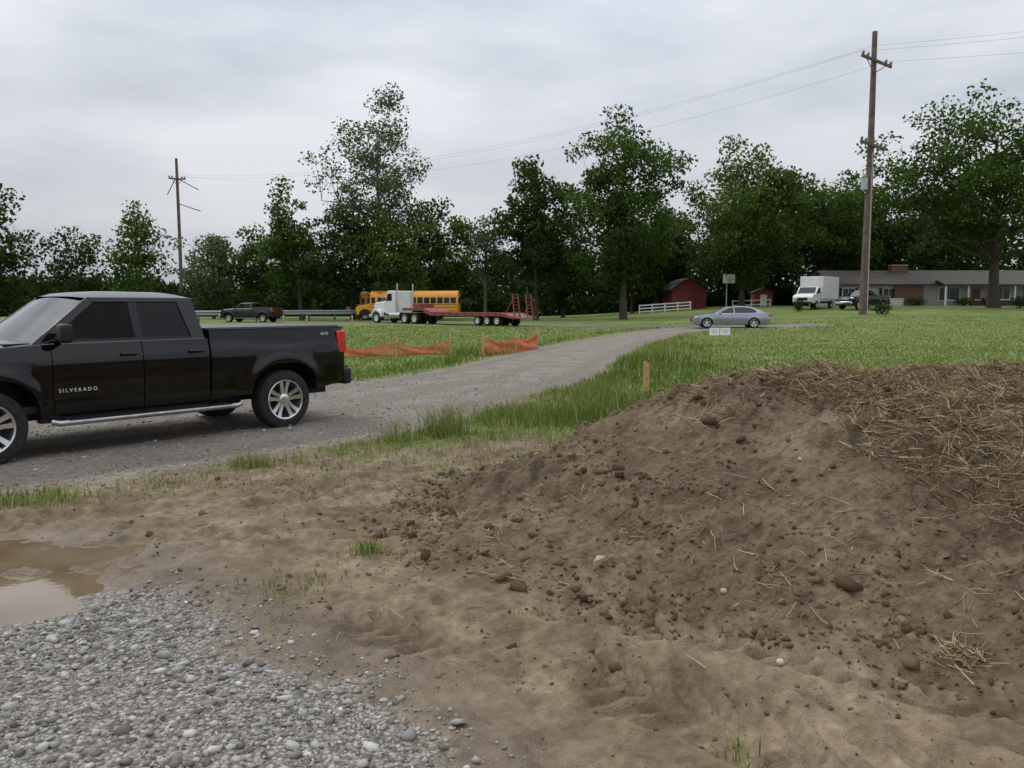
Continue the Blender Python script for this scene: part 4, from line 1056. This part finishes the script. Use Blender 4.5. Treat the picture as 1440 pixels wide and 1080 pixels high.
gable(T,'roof',.5,28.5,.2,8.2,2.8,4.35,.6,M['roof']); gend(T,'gable_end',.52,.25,8.15,2.8,4.3,M['siding']); gend(T,'gable_end',28.38,.25,8.15,2.8,4.3,M['siding'])
box('chimney',(9.6,3.6,4.2),(1.9,.9,1.7),M['brick'],T); box('chimney_cap',(9.6,3.6,5.1),(2.05,1.05,.1),M['siding'],T)
gable(T,'porch_roof',12.5,26.0,-2.1,1.2,2.55,3.05,.15,M['roof'])
for x in (12.7,15.3,18,20.7,23.3,25.8): box('porch_column',(x,-1.9,1.3),(.18,.18,2.6),M['white_trim'],T)
box('porch_slab',(19.2,-1,.08),(13.8,2.3,.16),M['siding'],T); box('porch_rail',(19.2,-1.9,.85),(13.1,.06,.08),M['white_trim'],T)
for x in (2.2,7.0): window(T,x,1.6,1.3,1.2,.2,True)
window(T,14.2,1.55,2.4,1.4,.2);window(T,20.5,1.6,1.6,1.3,.1);window(T,24,1.6,1.6,1.3,.1)
box('front_door',(4.9,.17,1.1),(1.0,.06,2.1),M['white_trim'],T); box('door_glass',(4.9,.13,1.5),(.5,.03,.9),M['dark_glass'],T)
box('side_door',(17.4,.17,1.1),(.95,.06,2.1),M['brick'],T)
for x in (5.9,6.9,7.9): box('step_rail_post',(x,-1.6,.5),(.08,.08,1.0),M['white_trim'],T)
box('step_rail',(6.9,-1.6,1.0),(2.2,.06,.08),M['white_trim'],T); box('step_panel',(6.9,-1.56,.5),(2.1,.03,.8),M['white_trim'],T)
T=empty('red_barn',(19.9,101,hz(21,100)),.1)
box('walls',(2.3,2,1.3),(4.4,4,2.6),M['barn_red'],T)
mesh('front_gable',[(.1,-.01,2.6),(4.5,-.01,2.6),(3.4,-.01,3.5),(2.3,-.01,3.8),(1.2,-.01,3.5)],[(0,1,2,3,4)],M['barn_red'],T)
for a,b in (((-.2,2.45),(1.2,3.56)),((1.2,3.56),(2.3,3.9)),((2.3,3.9),(3.4,3.56)),((3.4,3.56),(4.8,2.45))):
    prism_y('roof_slope',[a,b,(b[0],b[1]+.12),(a[0],a[1]+.12)],-.4,4.3,M['roof'],T)
box('barn_door',(2.3,-.05,1.05),(1.8,.06,2.1),M['barn_red'],T)
T=empty('red_shed',(30.2,101,hz(30,101)-.2),-.1)
box('walls',(1.2,1.2,.95),(2.3,2.4,1.9),M['barn_red'],T)
for a,b in (((-.1,1.85),(1.2,2.45)),((1.2,2.45),(2.5,1.85))): prism_y('roof_slope',[a,b,(b[0],b[1]+.1),(a[0],a[1]+.1)],-.3,2.7,M['roof'],T)
mesh('gable',[(.08,-.01,1.9),(2.32,-.01,1.9),(1.2,-.01,2.42)],[(0,1,2)],M['barn_red'],T)
box('shed_door',(1.2,-.04,.85),(.8,.05,1.6),M['white_trim'],T)

# ------------------------------------------------------------------ sky, sun, camera
w=bpy.data.worlds.new('World'); scene.world=w; w.use_nodes=True; nt=w.node_tree
for n_ in list(nt.nodes): nt.nodes.remove(n_)
out=N(nt,'ShaderNodeOutputWorld'); sky=N(nt,'ShaderNodeTexSky',sky_type='NISHITA'); sky.sun_disc=False
EL,AZ=RAD(50),RAD(-60)
sky.sun_elevation=EL; sky.sun_rotation=AZ; sky.air_density=1.5; sky.dust_density=3
b1=N(nt,'ShaderNodeBackground'); b1.inputs[1].default_value=.08; nt.links.new(sky.outputs[0],b1.inputs[0])
tc=N(nt,'ShaderNodeTexCoord').outputs['Generated']
mp=N(nt,'ShaderNodeMapping'); mp.inputs['Scale'].default_value=(1,1,3.2); nt.links.new(tc,mp.inputs[0])
nz=noise(nt,mp.outputs[0],1.9,5,.52)
cc=ramp(nt,nz,[(.30,(.40,.425,.49)),(.47,(.56,.59,.65)),(.62,(.71,.73,.77))])
sp=N(nt,'ShaderNodeSeparateXYZ'); nt.links.new(tc,sp.inputs[0])
zc=math_(nt,'MAXIMUM',sp.outputs[2],0.0)
st=math_(nt,'MULTIPLY_ADD',math_(nt,'POWER',zc,1.3),1.8); st.node.inputs[2].default_value=.95
b2=N(nt,'ShaderNodeBackground'); nt.links.new(cc,b2.inputs[0]); nt.links.new(st,b2.inputs[1])
ms=N(nt,'ShaderNodeMixShader'); ms.inputs[0].default_value=.9
nt.links.new(b1.outputs[0],ms.inputs[1]); nt.links.new(b2.outputs[0],ms.inputs[2]); nt.links.new(ms.outputs[0],out.inputs[0])
L=bpy.data.lights.new('sun','SUN'); L.energy=1.25; L.angle=RAD(14); L.color=(1,.97,.92)
so=bpy.data.objects.new('sun',L); COL.objects.link(so)
sx,sy=math.sin(AZ),math.cos(AZ)
so.rotation_euler=Vector((sx*math.cos(EL),sy*math.cos(EL),math.sin(EL))).to_track_quat('Z','Y').to_euler()
cam=bpy.data.cameras.new('camera'); cam.sensor_width=36; cam.lens=28.25; cam.clip_end=6000; cam.clip_start=.05
co=bpy.data.objects.new('camera',cam); COL.objects.link(co); co.location=(0,0,1.70); co.rotation_euler=(RAD(90-5.56),0,0)
scene.camera=co
